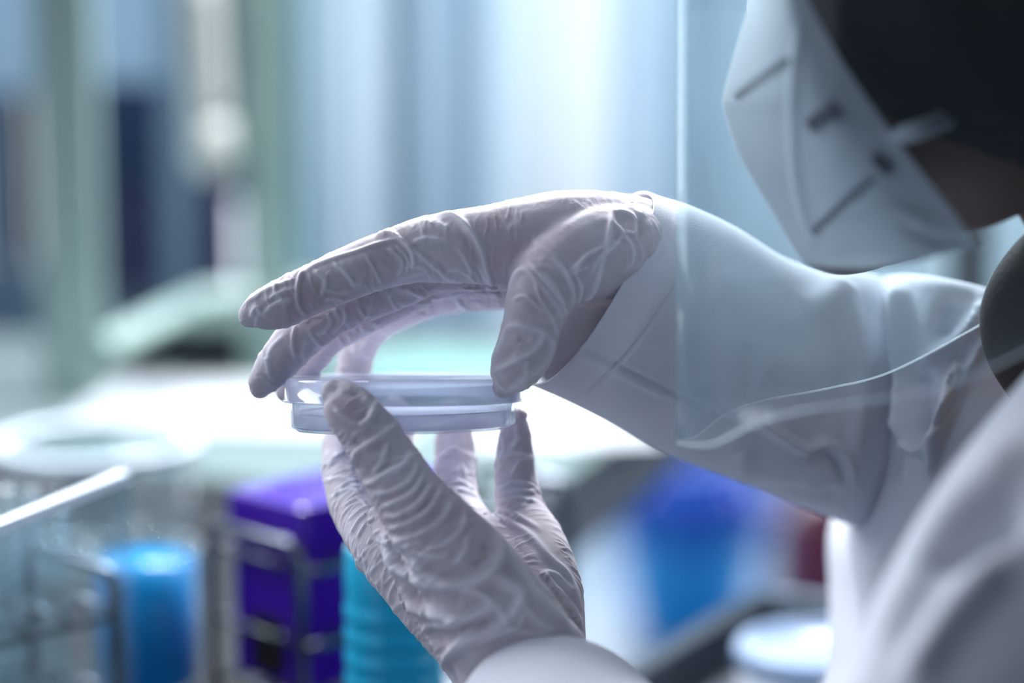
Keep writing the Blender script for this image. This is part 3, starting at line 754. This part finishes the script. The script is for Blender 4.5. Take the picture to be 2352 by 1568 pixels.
LR = [
 R2(.3,8,(215,130),(280,95),(350,110),(400,170),(430,200)), R2(.8,6,(400,190),(445,240),(430,310),(380,330)),
 R2(-.4,9,(260,160),(330,175),(390,190)), R2(.8,6,(480,200),(440,290),(400,330)), R2(.7,5,(270,250),(330,300),(380,330)),
 R2(1.2,7,(560,330),(500,375),(430,420),(380,460),(350,540)), R2(1.1,7,(640,450),(600,520),(520,560),(460,600),(410,610)),
 R2(-.9,11,(400,420),(360,400)), R2(-.8,9,(560,490),(470,540),(420,560)),
 R2(.9,6,(525,410),(500,500),(450,560)), R2(1.0,6,(665,500),(640,580),(560,640),(480,660)),
 R2(1.1,6,(700,560),(650,650),(560,700),(510,720)), R2(1.1,6,(740,600),(680,700),(580,760),(520,770)),
 R2(1.1,6,(780,640),(720,740),(620,800),(530,830)), R2(1.2,7,(840,690),(780,790),(680,850),(560,885),(500,860)),
 R2(.9,6,(900,740),(880,830),(800,900),(700,925)), R2(1.0,7,(510,870),(540,905),(620,905),(700,885)),
 R2(1.0,7,(640,920),(700,950),(780,960),(830,940)), R2(.9,6,(910,860),(900,930),(860,980),(840,1000)),
 R2(1.8,11,(1030,850),(1062,930),(1040,1010),(960,1070),(840,1090),(740,1060),(660,1000),(620,930)),
 R2(1.6,10,(520,920),(550,1000),(640,1060),(740,1105),(850,1105)),
 R2(1.8,12,(960,1070),(1040,1055),(1100,1095),(1155,1130),(1150,1200),(1090,1280),(960,1340),(880,1390),(820,1450),(800,1500)),
 R2(1.7,12,(600,1150),(640,1200),(760,1240),(900,1255),(1000,1210),(1050,1150)),
 R2(1.0,8,(860,1110),(960,1130),(1050,1200),(1100,1280)),
 R2(-1.7,20,(680,1140),(780,1160),(880,1160)), R2(-1.4,16,(570,960),(640,1010)), R2(-1.3,14,(700,1010),(800,1040),(900,1010)),
 R2(1.3,9,(680,1335),(740,1295),(820,1290),(880,1250)), R2(-2.0,15,(700,1320),(780,1340),(850,1340)),
 R2(-1.5,14,(1020,1260),(940,1300),(870,1330)), R2(-1.2,12,(940,1000),(990,960),(1000,900)),
 R2(1.3,8,(800,1500),(840,1410),(880,1350),(960,1300)), R2(1.1,8,(950,1385),(1050,1340),(1150,1300),(1180,1220)),
 R2(1.2,9,(1050,880),(1120,960),(1180,1060),(1260,1160),(1350,1250),(1450,1330)), R2(1.0,9,(1250,1040),(1330,1110),(1400,1200),(1460,1300)),
 R2(.8,7,(1300,1080),(1290,1040),(1350,1060),(1420,1150)), R2(.9,8,(930,740),(1040,760),(1200,850),(1300,960),(1400,1060),(1450,1200)),
 R2(.6,6,(1000,735),(1120,750),(1260,830)), R2(.8,7,(1170,1180),(1230,1260),(1330,1330)), R2(.8,8,(1100,1300),(1200,1330),(1300,1340)),
 R2(.7,4,(240,520),(290,470),(340,450)), R2(.6,4,(230,600),(300,580),(385,600)), R2(.6,4,(250,680),(330,640),(400,650)),
 R2(.5,3,(310,720),(380,680),(430,720)), R2(.6,3,(350,850),(390,780),(450,740)), R2(.6,3,(380,870),(420,800),(470,770)),
 R2(.5,3,(430,900),(460,850),(490,830)), R2(.5,3,(270,640),(330,610),(390,620)), R2(.5,3,(330,790),(400,730),(440,720)),
 R2(.7,4,(760,500),(840,440),(940,485)), R2(.7,4,(750,560),(800,470),(850,440)), R2(.6,4,(800,640),(880,640),(950,665)),
 R2(.5,3,(800,620),(870,600),(940,640)), R2(.6,4,(850,560),(880,520),(900,580)), R2(-.5,8,(860,450),(930,440)),
 R2(.7,4,(1060,500),(1130,460),(1225,485)), R2(.6,4,(1060,640),(1140,600),(1235,625)), R2(.5,3,(1050,660),(1150,640),(1240,655)),
 R2(.6,4,(1120,570),(1160,500),(1210,480)), R2(.5,3,(1060,690),(1150,680),(1250,700)), R2(.6,4,(1060,350),(1090,430),(1060,520)),
 R2(.5,4,(1140,330),(1150,400),(1120,450)),
]
person = empty('person', (float(P(2330, 1500, 1.05)[0]), float(P(2330, 1500, 1.05)[1]), 0.45),
    'person in white lab coat, gloves, mask and face shield holding the dish', 'person')
def glove(name, chains_px, ridges, ring_specs, seed, cut=None):
    chains = [Chain(c) for c in chains_px]
    vs, fs = [], []
    for ch in chains: chain_geo(ch, vs, fs, 0.0004)
    o = fuse(name, vs, fs, 0.0011, 9, 1, M['glove'], None)
    me = o.data
    co, no = get_co(me), get_no(me)
    d1, p1 = drape_ridges(co, no, ridges, thick=0.008)
    d2, p2 = ring_wrinkles(co, chains, ring_specs, seed, 0.00035 if seed == 11 else 0.00045)
    n1 = np.sin(co[:, 0]*310+2*np.sin(co[:, 2]*170))*np.sin(co[:, 2]*290+co[:, 1]*240)
    co2 = co + no*(d1+d2+0.00012*n1)[:, None]
    set_co(me, co2)
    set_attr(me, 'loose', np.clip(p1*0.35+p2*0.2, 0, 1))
    return child(o, person)
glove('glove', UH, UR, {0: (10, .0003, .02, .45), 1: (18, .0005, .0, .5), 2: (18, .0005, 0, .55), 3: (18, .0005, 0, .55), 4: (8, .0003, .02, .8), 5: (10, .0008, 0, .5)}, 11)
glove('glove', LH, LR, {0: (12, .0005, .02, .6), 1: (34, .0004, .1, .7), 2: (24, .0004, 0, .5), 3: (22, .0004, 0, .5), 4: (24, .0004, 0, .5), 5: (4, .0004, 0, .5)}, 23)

# ------------------------------------------------------------------ body: head, neck, torso, arms and hands in one surface
vs, fs = [], []
def shrink(chs, dr):
    for c in chs: chain_geo(Chain(c), vs, fs, dr)
shrink(UH[:-1]+[[(1440,572,.957,122),(1540,632,.972,104),(1640,700,.99,100),(1850,830,1.02,130)]], -0.0035); shrink(LH, -0.0048)
def ell(px, py, d, rx, ry, rz, tilt=0.0):
    a = math.radians(tilt); ux = RT*math.cos(a)+UP*math.sin(a); uy = -RT*math.sin(a)+UP*math.cos(a)
    ellipsoid_geo(P(px, py, d), [ux*rx*HF, FW*rz*HF, uy*ry*HF], vs, fs)
HD = 0.87; HF = 0.84
ell(2335, -140, HD, .090, .088, .074)               # cranium
ell(2130, 60, HD, .062, .078, .060, 25)             # face
ell(2190, 320, HD, .056, .040, .052, 10)            # jaw
ell(1985, 440, HD, .026, .030, .026, 30)            # chin
ell(1815, 120, HD, .016, .022, .011, 30)            # nose
ell(1905, 300, HD, .020, .022, .024, 30)            # mouth
ell(2480, 60, HD-.068, .010, .028, .012, 20); ell(2480, 60, HD+.068, .010, .028, .012, 20)   # ears
ell(1865, -60, HD-.03, .016, .013, .014); ell(1865, -60, HD+.03, .016, .013, .014)            # brows and lids
for c in ([(2330, 150, HD, 250), (2470, 330, .88, 200), (2600, 520, .90, 225), (2700, 750, .96, 250), (2700, 1000, 1.06, 330), (2600, 1500, 1.09, 400), (2560, 1900, 1.09, 440)],
          [(2480, 880, 1.12, 200), (2200, 900, 1.10, 150), (1900, 870, 1.04, 140), (1600, 720, .975, 140)],
          [(2700, 950, .86, 170), (2620, 1250, .79, 190), (2400, 1600, .76, 210), (2200, 1850, .71, 220), (1980, 2060, .69, 220), (1650, 1980, .75, 200), (1450, 1830, .81, 190)]):
    chain_geo(Chain(c), vs, fs)
body = fuse('body', vs, fs, 0.0024, 4, 0, M['skin'], None)
child(body, person)

# hair: rounded mass of strands covering crown, temple and ear
hv, hf = [], []
def puff(c, R, D, e):
    base = len(hv); n = 40
    for i in range(n+1):
        ph = math.pi*i/n
        for k in range(48):
            a = 2*math.pi*k/48; rr = R*max(math.sin(ph), 1e-4)**e; z = -D*np.sign(math.cos(ph))*abs(math.cos(ph))**e
            hv.append(c+RT*rr*math.cos(a)+UP*rr*math.sin(a)+FW*z)
    for i in range(n):
        for k in range(48): hf.append((base+i*48+k, base+i*48+(k+1) % 48, base+(i+1)*48+(k+1) % 48, base+(i+1)*48+k))
    hf.append(tuple(base+k for k in range(48))[::-1]); hf.append(tuple(base+n*48+k for k in range(48)))
puff(P(2345, -150, HD), .0885, .074, 0.55)
ellipsoid_geo(P(2520, 60, HD), [RT*.072, FW*.072, UP*.068], hv, hf, 32)
_a = math.radians(-40); ellipsoid_geo(P(2150, 15, HD), [(RT*math.cos(_a)+UP*math.sin(_a))*.050, FW*.072, (-RT*math.sin(_a)+UP*math.cos(_a))*.039], hv, hf, 32)
ellipsoid_geo(P(2340, 40, HD), [RT*.063, FW*.080, UP*.052], hv, hf, 32)
hair = fuse('hair', hv, hf, 0.0016, 4, 0, M['hair'], None)
co, no = get_co(hair.data), get_no(hair.data)
q = co-P(2345, -150, HD); ang_ = np.arctan2(q@RT + 0.02, q@UP); el_ = (q@FW)
st = np.sin(el_*900+6*np.sin(ang_*3))*0.5+np.sin(el_*2300+9*np.sin(ang_*4+1))*0.35+np.sin(el_*430+ang_*5)*0.6
set_co(hair.data, co+no*(st*0.0006)[:, None]); child(hair, person)

# ------------------------------------------------------------------ mask
RD = crom([(1748, -70), (1735, -10), (1700, 100), (1668, 215), (1668, 255), (1700, 350), (1770, 470), (1838, 585), (1858, 603)], 8)
CH = crom([(1830, -90), (1855, 0), (1905, 95), (1965, 190), (2050, 310), (2120, 400), (2180, 475), (2235, 550), (2242, 556)], 8)
nR = len(RD); NC = 28
mk = empty('face_mask', P(1900, 300, HD)); mk.parent = person; mk.location = Vector(P(1900, 300, HD)) - Vector(person.location)
wl = Vector(P(1900, 300, HD))
def mask_half(sgn):
    vs, fs = [], []
    for i in range(nR):
        a = P(*RD[i], HD); dC = HD - .063 + .010*abs(i/nR-0.5); b = P(*CH[i], dC if sgn < 0 else dC)
        for j in range(NC):
            t = j/(NC-1)
            p = a*(1-t)+b*t
            dep = (1-math.cos(math.pi*min(1, t*1.0)))/2
            q = (p-CAM)@FW; want = HD - (HD-dC)*math.sin(math.pi/2*min(1, t*1.35))
            xpx = RD[i][0]*(1-t)+CH[i][0]*t; ypx = RD[i][1]*(1-t)+CH[i][1]*t
            # lower edge closes under the chin
            p = P(xpx, ypx, want)
            if i > nR-8: ypx2 = ypx + 34*math.sin(math.pi*t)*(i-nR+8)/8; p = P(xpx, ypx2, want)
            if sgn > 0:
                dd = (p-CAM)@FW; p = p + FW*2*(HD-dd)
            vs.append(p)
    for i in range(nR-1):
        for j in range(NC-1):
            f = (i*NC+j, i*NC+j+1, (i+1)*NC+j+1, (i+1)*NC+j); fs.append(f if sgn < 0 else f[::-1])
    return vs, fs
v1, f1 = mask_half(-1); v2, f2 = mask_half(1)
off = len(v1); mv = list(v1)+list(v2); mf = f1+[tuple(k+off for k in f) for f in f2]
mo = mesh_obj('shell', mv, mf, M['mask'])
bm = bmesh.new(); bm.from_mesh(mo.data); bmesh.ops.remove_doubles(bm, verts=bm.verts, dist=0.0006)
bmesh.ops.recalc_face_normals(bm, faces=bm.faces); bm.to_mesh(mo.data); bm.free()
m = mo.modifiers.new('u', 'SUBSURF'); m.levels = 2; m.render_levels = 2
m = mo.modifiers.new('t', 'SOLIDIFY'); m.thickness = 0.0012; m.offset = 1
dgm = bpy.context.evaluated_depsgraph_get(); me2 = bpy.data.meshes.new_from_object(mo.evaluated_get(dgm)); mo.modifiers.clear(); mo.data = me2
co, no = get_co(me2), get_no(me2)
dm_, pm_ = drape_ridges(co, no, [([(1688, 222), (1740, 180), (1808, 136)], -.0012, 7), ([(1868, 532), (1935, 468), (1998, 412)], -.0012, 7), ([(1835, 60), (1822, 230), (1830, 420), (1868, 560)], .0014, 12), ([(2060, 510), (2150, 550), (2230, 556)], -.0015, 14), ([(1940,480),(2040,480),(2140,520)], .001, 22)], thick=0.05)
set_co(me2, co+no*dm_[:, None])
me2.polygons.foreach_set('use_smooth', [True]*len(me2.polygons))
mo.parent = mk; mo.location = -wl
# raycast helper: lay print and stitches on the mask surface
from mathutils.bvhtree import BVHTree
bvh = BVHTree.FromPolygons([Vector(v) for v in get_co(me2)], [tuple(p.vertices) for p in me2.polygons])
def on_mask(px, py, lift=0.0006):
    r = Vector(ray(px, py)).normalized(); h = bvh.ray_cast(Vector(CAM), r)
    return np.array(h[0]) - np.array(r)*lift if h[0] is not None else P(px, py, HD-.06)
def mask_marks(name, strokes, w, mat=M['ink']):
    vs, fs = [], []
    fine = []
    for st_ in strokes:
        for i in range(len(st_)-1):
            (x0, y0), (x1, y1) = st_[i], st_[i+1]; m_ = max(1, int(math.hypot(x1-x0, y1-y0)/6))
            for q_ in range(m_): fine.append([(x0+(x1-x0)*q_/m_, y0+(y1-y0)*q_/m_), (x0+(x1-x0)*(q_+1.15)/m_, y0+(y1-y0)*(q_+1.15)/m_)])
    for st_ in fine:
        for i in range(len(st_)-1):
            (x0, y0), (x1, y1) = st_[i], st_[i+1]; n = math.hypot(x1-x0, y1-y0); ux, uy = (x1-x0)/n, (y1-y0)/n
            b = len(vs)
            for (x, y) in ((x0-uy*w, y0+ux*w), (x0+uy*w, y0-ux*w), (x1+uy*w, y1-ux*w), (x1-uy*w, y1+ux*w)):
                vs.append(on_mask(x, y, 0.0006)); vs.append(on_mask(x, y, 0.0020))
            fs += [(b+1, b+3, b+5, b+7), (b, b+6, b+4, b+2), (b, b+2, b+3, b+1), (b+2, b+4, b+5, b+3), (b+4, b+6, b+7, b+5), (b+6, b, b+1, b+7)]
    o = mesh_obj(name, [np.array(v)-np.array(wl) for v in vs], fs, mat, mk, False); return o
# weld stitches
for (a, b, n) in (((1690, 222), (1806, 138), 17), ((1868, 532), (2000, 412), 16)):
    sts = []
    for k in range(n):
        t = k/(n-1); x = a[0]+(b[0]-a[0])*t; y = a[1]+(b[1]-a[1])*t
        sts.append([(x-3, y-5), (x+3, y+5)])
    mask_marks('weld_stitching', sts, 2.2)
# printed marks, too blurred in the photograph to read: strokes of three stamped characters and a short line below
def rot(cx, cy, pts, a):
    ca, sa = math.cos(a), math.sin(a); return [(cx+x*ca-y*sa, cy+x*sa+y*ca) for x, y in pts]
A_ = math.radians(-33)
mask_marks('printed_mark', [rot(1892, 268, s, A_) for s in ([(-38, -16), (-38, 16)], [(-38, 0), (-20, -16)], [(-38, 0), (-20, 16)], [(-10, 16), (-10, -16), (8, 16), (8, -16)], [(36, -16), (18, -16), (18, 0), (34, 2), (34, 14), (18, 16)])], 5.5)
mask_marks('printed_mark', [rot(2026, 376, s, math.radians(42)) for s in ([(-26, -9), (26, -9)], [(-26, 0), (22, 0)], [(-22, 9), (26, 9)])], 4)
# ear loop
curve_tube('ear_loop', [np.array(v)-np.array(wl) for v in crom([P(2052, 318, HD-.0645), P(2080, 300, HD-.068), P(2120, 288, HD-.066), P(2180, 262, HD-.05), P(2300, 200, HD-.035)], 8)], 0.0022, M['mask'], mk, 10)
curve_tube('ear_loop', [np.array(v)-np.array(wl) for v in crom([P(2052, 318, HD-.0645), P(2095, 312, HD-.068), P(2140, 296, HD-.064), P(2190, 275, HD-.05), P(2300, 215, HD-.035)], 8)], 0.0020, M['mask'], mk, 10)

# ------------------------------------------------------------------ face shield
far_side = [(1556, HD-.002, 1015), (1570, .888, 1010), (1604, .906, 998), (1668, .923, 950), (1760, .934, 918), (1900, .943, 892), (2050, .949, 852), (2260, .953, 741), (2440, .955, 640)]
near_side = []
for (x, d, yb) in far_side[1:]:
    d2 = 2*(HD-.002)-d; near_side.append((1176+(x-1176)*d/d2, d2, 784+(yb-784)*d/d2))
path = crom(near_side[::-1] + far_side, 8)
fsd = empty('face_shield', P(1900, 0, HD)); fsd.parent = person; fl = Vector(P(1900, 0, HD)); fsd.location = fl - Vector(person.location)
vs, fs = [], []; NV = 24; TOP = -330
for (x, d, yb) in path:
    for j in range(NV):
        y = yb + (TOP-yb)*j/(NV-1)
        p = P(x, yb, d) + UP*((yb-y)*K*1.0)
        vs.append(p-np.array(fl))
for i in range(len(path)-1):
    for j in range(NV-1):
        fs.append((i*NV+j, (i+1)*NV+j, (i+1)*NV+j+1, i*NV+j+1))
vz = mesh_obj('visor', vs, fs, M['visor'], fsd)
m = vz.modifiers.new('t', 'SOLIDIFY'); m.thickness = 0.0005
bot = [P(x, yb, d)-np.array(fl) for (x, d, yb) in path]
curve_tube('bottom_edge_highlight', bot, 0.00045, M['visor_highlight'], fsd, 6)  # thin milky tube that paints a highlight along the visor's lower edge
top = [P(x, yb, d)+UP*((yb-TOP)*K)-np.array(fl) for (x, d, yb) in path]
hb = curve_tube('headband', top, 0.010, M['white'], fsd, 10)

# ------------------------------------------------------------------ coat
def loft(rings, n=72, power=2.6, cap0=False, cap1=False, nl=10, closed=True):
    """rings: (topx, topy, botx, boty, depth, half depth m, near-side shift (dx,dy px), depth tilt top->bottom)"""
    R_ = []
    for r in rings:
        R_.append(list(r[:6])+list(r[6])+[r[7]])
    R_ = crom(R_, nl); vs = []; fs = []
    for (tx, ty, bx2, by2, d, hd, sx, sy, tl) in R_:
        a = P(tx, ty, d-tl); b = P(bx2, by2, d+tl); c = (a+b)/2; u = (a-b)/2
        v = FW*hd - (sx*K*d*RT - sy*K*d*UP)
        for k in range(n):
            t = 2*math.pi*k/n; ct, st = math.cos(t), math.sin(t)
            e1_ = abs(ct)**(2/power)*np.sign(ct); e2_ = abs(st)**(2/power)*np.sign(st)
            vs.append(c+u*e1_-v*e2_)
    m = len(R_)
    for i in range(m-1):
        for k in range(n):
            fs.append((i*n+k, (i+1)*n+k, (i+1)*n+(k+1) % n, i*n+(k+1) % n))
    if cap0: fs.append(tuple(range(n)))
    if cap1: fs.append(tuple((m-1)*n+k for k in range(n))[::-1])
    return vs, fs
def finish_cloth(name, vs, fs, ridges, thick, parent, sub=1, solid=0.0012, thickd=0.03, open_=True):
    o = mesh_obj(name, vs, fs, M['cloth'])
    bm = bmesh.new(); bm.from_mesh(o.data); bmesh.ops.recalc_face_normals(bm, faces=bm.faces); bm.to_mesh(o.data); bm.free()
    m = o.modifiers.new('u', 'SUBSURF'); m.levels = sub; m.render_levels = sub
    bpy.context.view_layer.update(); dg = bpy.context.evaluated_depsgraph_get()
    me = bpy.data.meshes.new_from_object(o.evaluated_get(dg)); o.modifiers.clear(); o.data = me
    co, no = get_co(me), get_no(me)
    if ((co-co.mean(0))*no).sum() < 0: no = -no
    dsp, _ = drape_ridges(co, no, ridges, thick=thickd)
    co = co+no*dsp[:, None]; 
    co += no*(0.0008*np.sin(co@np.array([31, 12, 23.])+2*np.sin(co@np.array([14, 9, -20.]))))[:, None]
    set_co(me, co); me.polygons.foreach_set('use_smooth', [True]*len(me.polygons))
    if solid:
        m = o.modifiers.new('t', 'SOLIDIFY'); m.thickness = solid; m.offset = -1
    o.parent = parent; o.location = -Vector(parent.matrix_world.translation) if False else Vector((0, 0, 0))
    return o
coat = empty('lab_coat', (0, 0, 0)); coat.parent = person; coat.location = -Vector(person.location)
def C4(*p): return [(1200+x/1.62, 600+y/1.62) for x, y in p]
sl_r = [
 (C4((215, 320), (360, 390), (570, 495), (720, 560)), -.0016, 6), (C4((200, 345), (340, 412), (560, 518)), .0008, 8),
 (C4((590, 60), (490, 210), (405, 330), (340, 402), (190, 532)), -.0012, 5),
 (C4((770, 550), (860, 580), (950, 640), (1050, 700), (1130, 685), (1180, 710), (1210, 760), (1240, 830)), .004, 13),
 (C4((1070, 730), (1150, 715), (1190, 770)), -.003, 16),
 (C4((1050, 840), (1120, 800), (1180, 780)), .003, 30), (C4((860, 860), (1000, 870), (1190, 875)), -.003, 16),
 (C4((900, 420), (1050, 540), (1180, 620)), -.002, 50), (C4((800, 700), (830, 780), (800, 820)), .003, 30),
 (C4((1200, 60), (1150, 130), (1050, 200)), .003, 40), (C4((700, 150), (900, 260), (1100, 300)), -.002, 50),
 (C4((840, 300), (840, 500)), -.0015, 24), (C4((1230, 120), (1262, 430), (1230, 780)), .002, 20),
]
sv, sf = loft([
 (1478, 440, 1222, 890, .966, .043, (58, 10), .0), (1520, 455, 1280, 915, .968, .044, (45, 8), .0), (1575, 472, 1350, 948, .972, .046, (30, 4), .0),
 (1680, 520, 1460, 1002, .992, .047, (15, 0), 0), (1800, 588, 1600, 1068, 1.010, .050, (0, 0), 0), (1900, 615, 1760, 1135, 1.030, .052, (0, 0), 0),
 (2000, 632, 1950, 1208, 1.060, .054, (0, 0), 0), (2060, 655, 2020, 1220, 1.085, .055, (0, 0), 0), (2150, 670, 2100, 1230, 1.10, .055, (0, 0), 0)], power=2.3)
sleeve_r = finish_cloth('sleeve', sv, sf, sl_r, .001, coat, sub=2)
ct_r = [
 (C4((1302, 45), (1285, 300), (1268, 600), (1258, 830)), .003, 7),
 (C4((1408, 400), (1395, 600), (1370, 800)), -.006, 16), (C4((1360, 60), (1405, 120), (1425, 250), (1432, 420), (1425, 580), (1440, 690)), .006, 14),
 (C4((1440, 690), (1490, 710), (1530, 650), (1560, 560), (1580, 450), (1610, 385), (1600, 450)), .006, 11),
 (C4((1480, 420), (1500, 560), (1490, 650)), -.005, 22), (C4((1720, 150), (1690, 200), (1600, 300), (1500, 370)), .006, 16),
 (C4((1740, 250), (1680, 340), (1610, 480), (1560, 620), (1510, 780)), .007, 13), (C4((1640, 400), (1600, 520), (1545, 640)), -.005, 8),
 (C4((1600, 160), (1560, 280)), -.004, 24), (C4((1190, 960), (1260, 1000), (1330, 860)), .004, 20), (C4((1250, 830), (1280, 1000), (1260, 1100)), -.004, 18),
]
tv, tf = loft([
 (2275, 700, 2340, 700, 1.075, .01, (0, 0), 0), (2190, 684, 2420, 715, 1.075, .05, (0, 0), 0), (2003, 650, 2560, 780, 1.078, .085, (0, 0), 0),
 (1992, 900, 2640, 960, 1.078, .092, (0, 0), 0), (1977, 1112, 2660, 1160, 1.078, .094, (0, 0), 0), (1938, 1250, 2660, 1300, 1.078, .094, (0, 0), 0),
 (1945, 1450, 2660, 1500, 1.078, .094, (0, 0), 0), (1930, 1900, 2700, 1900, 1.078, .1, (0, 0), 0)], power=6, cap0=True, cap1=True)
torso = finish_cloth('coat_body', tv, tf, [(p_, h_*1.6, w_) for p_, h_, w_ in ct_r], .001, coat, sub=2, solid=0)
# near (left) arm: shoulder, elbow below the frame, forearm reaching away to the cuff
def tube_rings(pts, n=64, nl=12):
    a = crom(pts, nl); c = np.array([P(x, y, d) for x, y, d, r in a]); r = np.array([q[3]*K*q[2] for q in a])
    T = np.gradient(c, axis=0); T /= np.linalg.norm(T, axis=1)[:, None]
    u = np.cross(T[0], RT); u /= np.linalg.norm(u); vs = []; fs = []
    for i in range(len(c)):
        u = u-T[i]*(u@T[i]); u /= np.linalg.norm(u); w = np.cross(T[i], u)
        for k in range(n):
            t = 2*math.pi*k/n; f = 1+0.02*math.sin(3*t+i*0.15); vs.append(c[i]+r[i]*f*(math.cos(t)*u+math.sin(t)*w))
    for i in range(len(c)-1):
        for k in range(n): fs.append((i*n+k, (i+1)*n+k, (i+1)*n+(k+1) % n, i*n+(k+1) % n))
    return vs, fs
av, af = tube_rings([(2680, 860, .83, 250), (2580, 1080, .79, 310), (2420, 1370, .745, 350), (2230, 1720, .71, 360), (1980, 2050, .68, 350), (1640, 2010, .73, 310), (1400, 1855, .81, 285), (1278, 1718, .885, 263)])
arm_r = [([(2352, 1010), (2200, 1150), (2080, 1330), (1990, 1500)], .006, 50), ([(2352, 1180), (2230, 1230), (2120, 1300)], -.008, 40), ([(1990, 1440), (1960, 1480), (1930, 1540)], -.008, 28),
         ([(2300, 1300), (2180, 1420), (2080, 1568)], .006, 40), ([(1060, 1540), (1150, 1500), (1250, 1480)], .001, 20)]
sleeve_l = finish_cloth('sleeve', av, af, arm_r, .001, coat, sub=1, thickd=.06)
# jumper showing at the open collar
pv, pf = tube_rings([(2640, 470, .90, 120), (2530, 590, .90, 145), (2415, 720, .91, 145), (2430, 830, .92, 125), (2500, 930, .94, 95)])
jm = mesh_obj('jumper', pv, pf, M['sweater'], person); jm.location = -Vector(person.location)
jm.modifiers.new('t', 'SOLIDIFY').thickness = 0.002

# ------------------------------------------------------------------ petri dish
DC = P(925, 865, .96)
dish = empty('petri_dish', DC, 'round clear petri dish with frosted lid held between both gloved hands', 'petri dish')
ax = UP*math.cos(math.radians(1.2)) - FW*math.sin(math.radians(1.2)); ax = Vector(ax)
rq = ax.to_track_quat('Z', 'Y').to_matrix()
mm = 0.001
lidp = [(0, 0), (45.2*mm, 0), (46.2*mm, -.6*mm), (46.6*mm, -1.6*mm), (46.9*mm, -8.9*mm), (47.4*mm, -8.9*mm), (47.4*mm, -9.6*mm), (46.2*mm, -9.6*mm), (45.7*mm, -1.8*mm), (45*mm, -1.1*mm), (0, -1.1*mm)]
lid = lathe('lid', lidp, M['lid'], dish, 128, rot=rq); lid['label'] = 'frosted lid'
tilt = Matrix.Rotation(math.radians(-0.9), 3, Vector(FW)) @ rq
basep = [(0, -20.6*mm), (42*mm, -20.6*mm), (42.6*mm, -20.0*mm), (44.2*mm, -19.2*mm), (44.6*mm, -18.4*mm), (44.9*mm, -3*mm), (43.9*mm, -3*mm), (43.6*mm, -18.6*mm), (42.4*mm, -19.5*mm), (0, -19.5*mm)]
lathe('base', basep, M['dish'], dish, 128, rot=tilt)
lathe('agar', [(0, -19.3*mm), (42.2*mm, -19.3*mm), (43.4*mm, -18.4*mm), (43.5*mm, -13.2*mm), (42.9*mm, -13.6*mm), (0, -13.8*mm)], M['agar'], dish, 128, rot=tilt)
